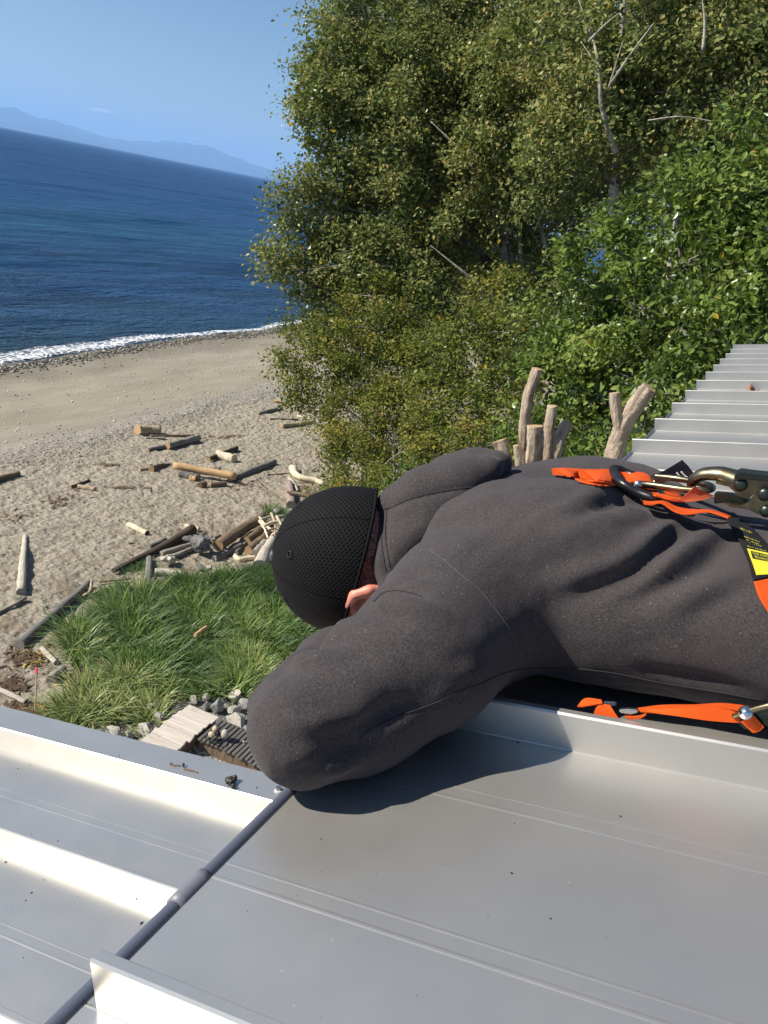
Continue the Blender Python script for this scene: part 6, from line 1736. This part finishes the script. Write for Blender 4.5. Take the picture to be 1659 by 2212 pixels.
k8 = lambda x, y, Y: (*c8(x, y), Y)
b1 = gbase(1165, 1200, 8.6); cr1 = at_y(1150, 1130, 8.6)
stub_tree('dead tree with six sawn-off barkless limbs standing behind the hood', b1, cr1, [
    ([k8(430, 760, 8.55), k8(430, 560, 8.5), k8(445, 400, 8.5), k8(470, 320, 8.5), k8(492, 245, 8.5)], .16, .105),
    ([k8(470, 760, 8.3), k8(478, 640, 8.25), k8(482, 535, 8.25)], .17, .17),
    ([k8(535, 760, 8.5), k8(548, 600, 8.5), k8(560, 500, 8.5), k8(570, 432, 8.5)], .13, .105),
    ([k8(575, 760, 8.7), k8(590, 660, 8.7), k8(612, 580, 8.75), k8(645, 512, 8.8)], .13, .12),
    ([k8(350, 760, 8.45), k8(325, 680, 8.4), k8(302, 608, 8.4)], .14, .14),
    ([k8(400, 760, 8.2), k8(392, 690, 8.2), k8(385, 632, 8.2)], .10, .06),
    ([k8(190, 740, 8.6), k8(160, 690, 8.6), k8(132, 655, 8.6)], .09, .07)], 300)
b2 = gbase(1290, 1200, 7.6); cr2 = at_y(1312, 1010, 7.6)
stub_tree('dead tree with one forked barkless limb at the corner of the roof', b2, cr2, [
    ([k8(868, 740, 7.6), k8(890, 640, 7.6), k8(920, 550, 7.6), k8(975, 450, 7.6), k8(1030, 370, 7.6), k8(1058, 338, 7.6)], .19, .135),
    ([k8(908, 560, 7.58), k8(898, 480, 7.55), k8(885, 420, 7.55), k8(882, 368, 7.55)], .12, .09)], 320)

# ------------------------------------------------------------------ grass at the foot of the bank
def in_poly(x, y, poly):
    poly = np.asarray(poly, float); ins = np.zeros(len(x), bool); j = len(poly) - 1
    for i in range(len(poly)):
        xi, yi = poly[i]; xj, yj = poly[j]
        m = ((yi > y) != (yj > y)) & (x < (xj - xi) * (y - yi) / (yj - yi + 1e-12) + xi)
        ins ^= m; j = i
    return ins
GP = [gpt(c4, *q)[:2] for q in [(265, 440), (330, 345), (450, 330), (560, 300), (640, 240), (700, 175), (790, 165), (880, 130), (1000, 112), (1150, 100), (1300, 70), (1420, 60), (1560, 60), (1760, 150), (1800, 400), (1640, 560), (1340, 690), (1200, 690), (1060, 690), (940, 705), (830, 765), (700, 825), (600, 825), (500, 850), (380, 870), (225, 860), (270, 770), (300, 690), (400, 620), (380, 560), (290, 520)]]
GP = np.array(GP); GP = GP.mean(0) + (GP - GP.mean(0)) * .95; GP[:, 0] += .12
def grass_mesh(num, poly, seed, hmin, hmax, wid, per=95):
    """tussocks: blades fanning out of each clump and laid over by the wind"""
    g = np.random.default_rng(seed)
    lo, hi = poly.min(0), poly.max(0)
    need = int(num / per) + 1; C0 = np.zeros((0, 2))
    while len(C0) < need:
        q = g.uniform(lo, hi, (need * 3, 2)); C0 = np.vstack([C0, q[in_poly(q[:, 0], q[:, 1], poly)]])
    C0 = C0[:need]; cs = g.uniform(.6, 1.5, need)
    idx = np.repeat(np.arange(need), per)[:num]
    off = g.normal(0, .105, (num, 2)) * cs[idx][:, None]
    P = C0[idx] + off
    th = vnoise(C0, .30, 5) * 2.4 + vnoise(C0, .9, 6) * 1.0 + 2.6
    flow = np.stack([np.cos(th), np.sin(th)], 1)[idx]
    d = off / (.10 * cs[idx][:, None]) * .75 + flow * .95 + g.normal(0, .45, (num, 2))
    d /= np.linalg.norm(d, axis=1)[:, None] + 1e-9
    s = np.stack([-d[:, 1], d[:, 0]], 1)
    big = (vnoise(C0, .5, 7) * .4 + g.normal(0, .2, need))[idx]
    h = g.uniform(hmin, hmax, num) * np.clip(1 + big, .45, 1.6) * np.clip(cs[idx], .7, 1.25)
    bend = g.uniform(.5, 1.5, num) * h
    zb = ground_z(P[:, 0], P[:, 1]); w = wid * g.uniform(.6, 1.3, num)
    rows = []
    for t, ww in ((0, .8), (.35, 1.0), (.72, .7), (1.0, .06)):
        xy = P + d * (bend * t**1.6)[:, None]
        zz = zb + h * (t - .52 * t**2.2 * np.clip(bend / h, 0, 1.3))
        for sg in (-1, 1):
            rows.append(np.c_[xy + s * (w * ww * sg)[:, None], zz])
    V = np.stack(rows, 1)
    F = np.array([[0, 1, 3, 2], [2, 3, 5, 4], [4, 5, 7, 6]])
    me = mesh_np(V.reshape(-1, 3), (F[None] + (np.arange(num) * 8)[:, None, None]).reshape(-1, 4), True)
    # tussocks grow drier and greyer towards the roof edge
    px = (P - GP.mean(0)) @ np.array([.5, -.85])
    dryn = np.clip(.30 + .15 * px / 2.5 + (.24 * vnoise(C0, .6, 9) + g.normal(0, .17, need))[idx] + g.normal(0, .13, num), 0, 1)
    attr(me, 'tint', np.repeat(dryn, 8))
    return me
M_GRASS = leaf_mat('grass_blade', [(0, (0.037, 0.081, 0.015)), (.22, (0.089, 0.167, 0.030)), (.45, (0.173, 0.247, 0.055)), (.68, (0.284, 0.328, 0.105)), (.88, (0.441, 0.431, 0.180)), (1, (0.546, 0.494, 0.240))], .3, .10, .55)
tag(link('grass', grass_mesh(52000, GP, 77, .16, .50, .0098, 125), M_GRASS), 'long windblown green grass between the log heap and the rocks', kind='stuff')
SG = np.array([gpt(c4, *q)[:2] for q in [(470, 190), (560, 175), (650, 170), (640, 210), (560, 220), (480, 215)]])
tag(link('grass', grass_mesh(1800, SG, 78, .10, .25, .007), M_GRASS), 'short green tuft of grass at the tip by the round grey stone', kind='stuff')
SG = np.array([gpt(c3, *q)[:2] for q in [(610, 860), (720, 820), (750, 850), (740, 870), (640, 880)]])
tag(link('grass', grass_mesh(500, SG, 79, .05, .12, .007), M_GRASS), 'short weeds growing at the foot of the long dark beam', kind='stuff')
SG = np.array([gpt(c3, *q)[:2] for q in [(1340, 550), (1430, 540), (1440, 590), (1380, 600)]])
tag(link('grass', grass_mesh(900, SG, 80, .12, .3, .007), M_GRASS), 'tuft of dry grass behind the tangle of pale sticks', kind='stuff')
# low leafy plants in the grass below the cap
def cover(poly, num, seed, lo_h, hi_h, size, label):
    g = np.random.default_rng(seed); lo, hi = poly.min(0), poly.max(0)
    P = g.uniform(lo, hi, (num * 3, 2)); P = P[in_poly(P[:, 0], P[:, 1], poly)][:num]
    zz = ground_z(P[:, 0], P[:, 1]) + (lo_h + (hi_h - lo_h) * (.5 + .5 * vnoise(P, 1.1, 3))) * g.uniform(.55, 1.1, len(P))
    P3 = np.c_[P, zz]; X, Y, Z = leaf_frames(g, len(P3), np.tile([0, 0, 1.0], (len(P3), 1)), .2, .6)
    tint = np.clip(g.normal(.45, .22, len(P3)), .02, .95); tint[g.uniform(0, 1, len(P3)) < .012] = .99
    me = leaves_mesh(P3, X, Y, Z, size * g.uniform(.6, 1.3, len(P3)), tint, LEAF4, LEAF4T)
    tag(link('ground_cover', me, M_COVER), label, kind='stuff')
cover(np.array([gpt(c4, *q)[:2] for q in [(1330, 250), (1460, 130), (1560, 200), (1760, 300), (1780, 420), (1600, 520), (1430, 560), (1330, 470), (1260, 380)]]), 7000, 81, .10, .34, .08, 'low leafy plants with a few yellow leaves below the cap')

ug = np.array([[-10.0, 20.5], [-8.6, 17.2], [-5.2, 14.6], [-2.6, 11.4], [.8, 9.2], [1.5, 14], [3, 24], [-4, 30], [-11.5, 30], [-11, 24]])
cover(ug, 26000, 91, .05, .55, .13, 'tangled undergrowth on the ground beneath the trees and shrubs')

# ------------------------------------------------------------------ small things on the roofs
tp = lambda f, x, y, lift=0.0: (lambda v: CAM + v * (-(.5 - LH - .049 - lift) / (v @ NV)))(ray(*f(x, y)))    # on top of the porch edge trim
up_ = lambda f, x, y, lift=0.0: (lambda v: CAM + v * (-(.5 - lift) / (v @ NV)))(ray(*f(x, y)))                # on the upper roof
lp = lambda f, x, y, lift=0.0: (lambda v: CAM + v * (-(.5 - LH - lift) / (v @ NV)))(ray(*f(x, y)))            # on the lower roof
def mm(f, p): return pxscale(f) * DPX / FPX * np.linalg.norm(p - CAM)
p = tp(c5, 1521, 430); s_ = mm(c5, p)
scr = empty('roof_screw', p); tag(scr, 'silver hex-head screw with a washer at the end of the grey edge trim', 'screw')
link('washer', MB().add(*lathe(p, NV, [(24 * s_, 0), (24 * s_, 4 * s_), (17 * s_, 7 * s_), (.0002, 7 * s_)], 24)).mesh(), simple('rubber_washer', (.42, .43, .44), .5), scr)
link('head', MB().add(*lathe(p + NV * 7 * s_, NV, [(15 * s_, 0), (15 * s_, 14 * s_), (13 * s_, 17 * s_), (.0002, 17 * s_)], 6)).mesh(False), M_STEEL, scr)
# clump of dark moss
p = tp(c5, 1268, 382, .006); s_ = mm(c5, p)
m_ = .045; F = Field(p - m_, p + m_, .0016); g = np.random.default_rng(9)
for q in range(26):
    c = p + np.array([g.normal(0, 17), g.normal(0, 12), 0]) * s_ + NV * g.uniform(-2, 12) * s_
    F.ell(c, np.array([g.uniform(7, 15), g.uniform(7, 13), g.uniform(7, 13)]) * s_, None, .002)
V, Q = F.mesh(); V = V + vnormals(V, Q) * (vnoise(V, 260, 2) * .0022 + vnoise(V, 700, 3) * .001)[:, None]
n = NT('dark_moss'); c = n.mix(n.ramp(n.noise(n.pos(), 180, 4, .7), [(.35, 0.0), (.7, 1.0)]), (.008, .008, .008), (.05, .042, .036))
tag(link('moss_clump', mesh_np(V, Q), n.P(color=c, rough=.6).m, org=p), 'dark clump of wet moss on the grey edge trim beside the screw', 'moss')
# two twigs and a seed cone
def twig(f, pts, r, label, fn=tp):
    P = np.array([fn(f, x, y, .002) for x, y in pts]); s_ = mm(f, P[0]); P = resample(P, 14); g = np.random.default_rng(len(label))
    P = P + g.normal(0, 1.2 * s_, P.shape)
    tag(link('twig', MB().add(*tube(P, np.linspace(r, r * .6, 14) * s_ * (1 + g.normal(0, .2, 14)), 7)).mesh(), WD['brown'], org=P[0]), label, 'twig')
twig(c5, [(928, 280), (950, 290), (985, 292)], 5, 'short brown twig joined to the little cone on the edge trim')
twig(c5, [(1006, 310), (1040, 318), (1078, 328)], 4, 'thin curved twig just below the little cone on the edge trim')
p = tp(c5, 1000, 292, .004); s_ = mm(c5, p)
tag(boulder('alder_cone', p, (15 * s_, 11 * s_, 11 * s_), 5, simple('cone_scales', (.03, .022, .018), .6), 'little dark alder cone lying on the grey edge trim', 'cone', None, .14, 3), None)
# dry leaf curled on the far roof
p = up_(c8, 1570, 335, .02); s_ = mm(c8, p)
lf = []
uvx = UV; 
for i, (x, y, hgt) in enumerate([(1535, 348, 2), (1560, 330, 14), (1572, 300, 34), (1590, 322, 18), (1612, 338, 6), (1620, 352, 2), (1575, 352, 1), (1568, 330, 24)]):
    lf.append(up_(c8, x, y + hgt * .6, hgt * s_ * .8))
tag(link('dry_leaf', mesh_np(np.array(lf), np.array([[0, 1, 6], [1, 7, 6], [1, 2, 7], [2, 3, 7], [3, 6, 7], [3, 4, 6], [4, 5, 6]]), False), NT('dry_leaf_skin').P(color=(.34, .14, .055), rough=.7).m, org=p), 'curled brown dry leaf on the far part of the metal roof', 'leaf')
p = up_(c8, 1315, 462, .003); s_ = mm(c8, p)
tag(boulder('dry_leaf', p, (20 * s_, 4 * s_, 3 * s_), 8, simple('old_leaf', (.30, .20, .14), .8), 'flat faded leaf scrap lying in a pan of the far roof', 'leaf', None, .1, 2), None)
# grit and specks of dirt on the metal
g = np.random.default_rng(17); mb = MB()
SPK = [(up_, c6, 787, 655, 6), (up_, c6, 920, 811, 5), (up_, c6, 1157, 462, 5), (up_, c6, 808, 211, 5), (up_, c6, 1200, 267, 4), (up_, c6, 140, 540, 3), (up_, c6, 797, 488, 3), (up_, c6, 465, 1072, 3), (lp, c5, 97, 308, 5), (lp, c5, 165, 287, 3), (lp, c5, 315, 703, 5), (lp, c5, 172, 664, 3), (lp, c5, 33, 818, 9), (lp, c5, 140, 1028, 5), (lp, c5, 172, 985, 6), (lp, c5, 745, 1020, 8), (lp, c5, 772, 1152, 11), (lp, c5, 128, 1340, 4), (lp, c5, 240, 915, 4), (lp, c5, 422, 1006, 3), (lp, c5, 745, 1210, 4), (tp, c5, 650, 240, 5), (tp, c5, 1402, 412, 7), (tp, c5, 1413, 467, 5), (tp, c5, 452, 208, 3), (up_, c5, 1350, 1086, 4), (up_, c5, 1620, 1000, 3)]
base = np.array([[1, 0, 0], [-1, 0, 0], [0, 1, 0], [0, -1, 0], [0, 0, 1], [0, 0, -1]], float)
T8 = np.array([[0, 2, 4], [2, 1, 4], [1, 3, 4], [3, 0, 4], [2, 0, 5], [1, 2, 5], [3, 1, 5], [0, 3, 5]])
for fn, f, x, y, r in SPK + [(up_, c6, g.uniform(0, 1650), g.uniform(250, 1150), g.uniform(.7, 1.8)) for _ in range(90)] + [(lp, c5, g.uniform(0, 1100), g.uniform(250, 1500), g.uniform(.8, 2.2)) for _ in range(60)]:
    p = fn(f, x, y, .0006); s_ = mm(f, p); 
    if fn is up_ and (p[0] < -.30): continue
    mb.add(p + base * r * s_ * g.uniform(.5, 1.2, (6, 3)) * [1, 1, .6], T8)
tag(link('grit', mb.mesh(True), simple('roof_grit', (.045, .034, .028), .9)), 'dark specks of grit and dirt scattered over the metal roofs', kind='stuff')
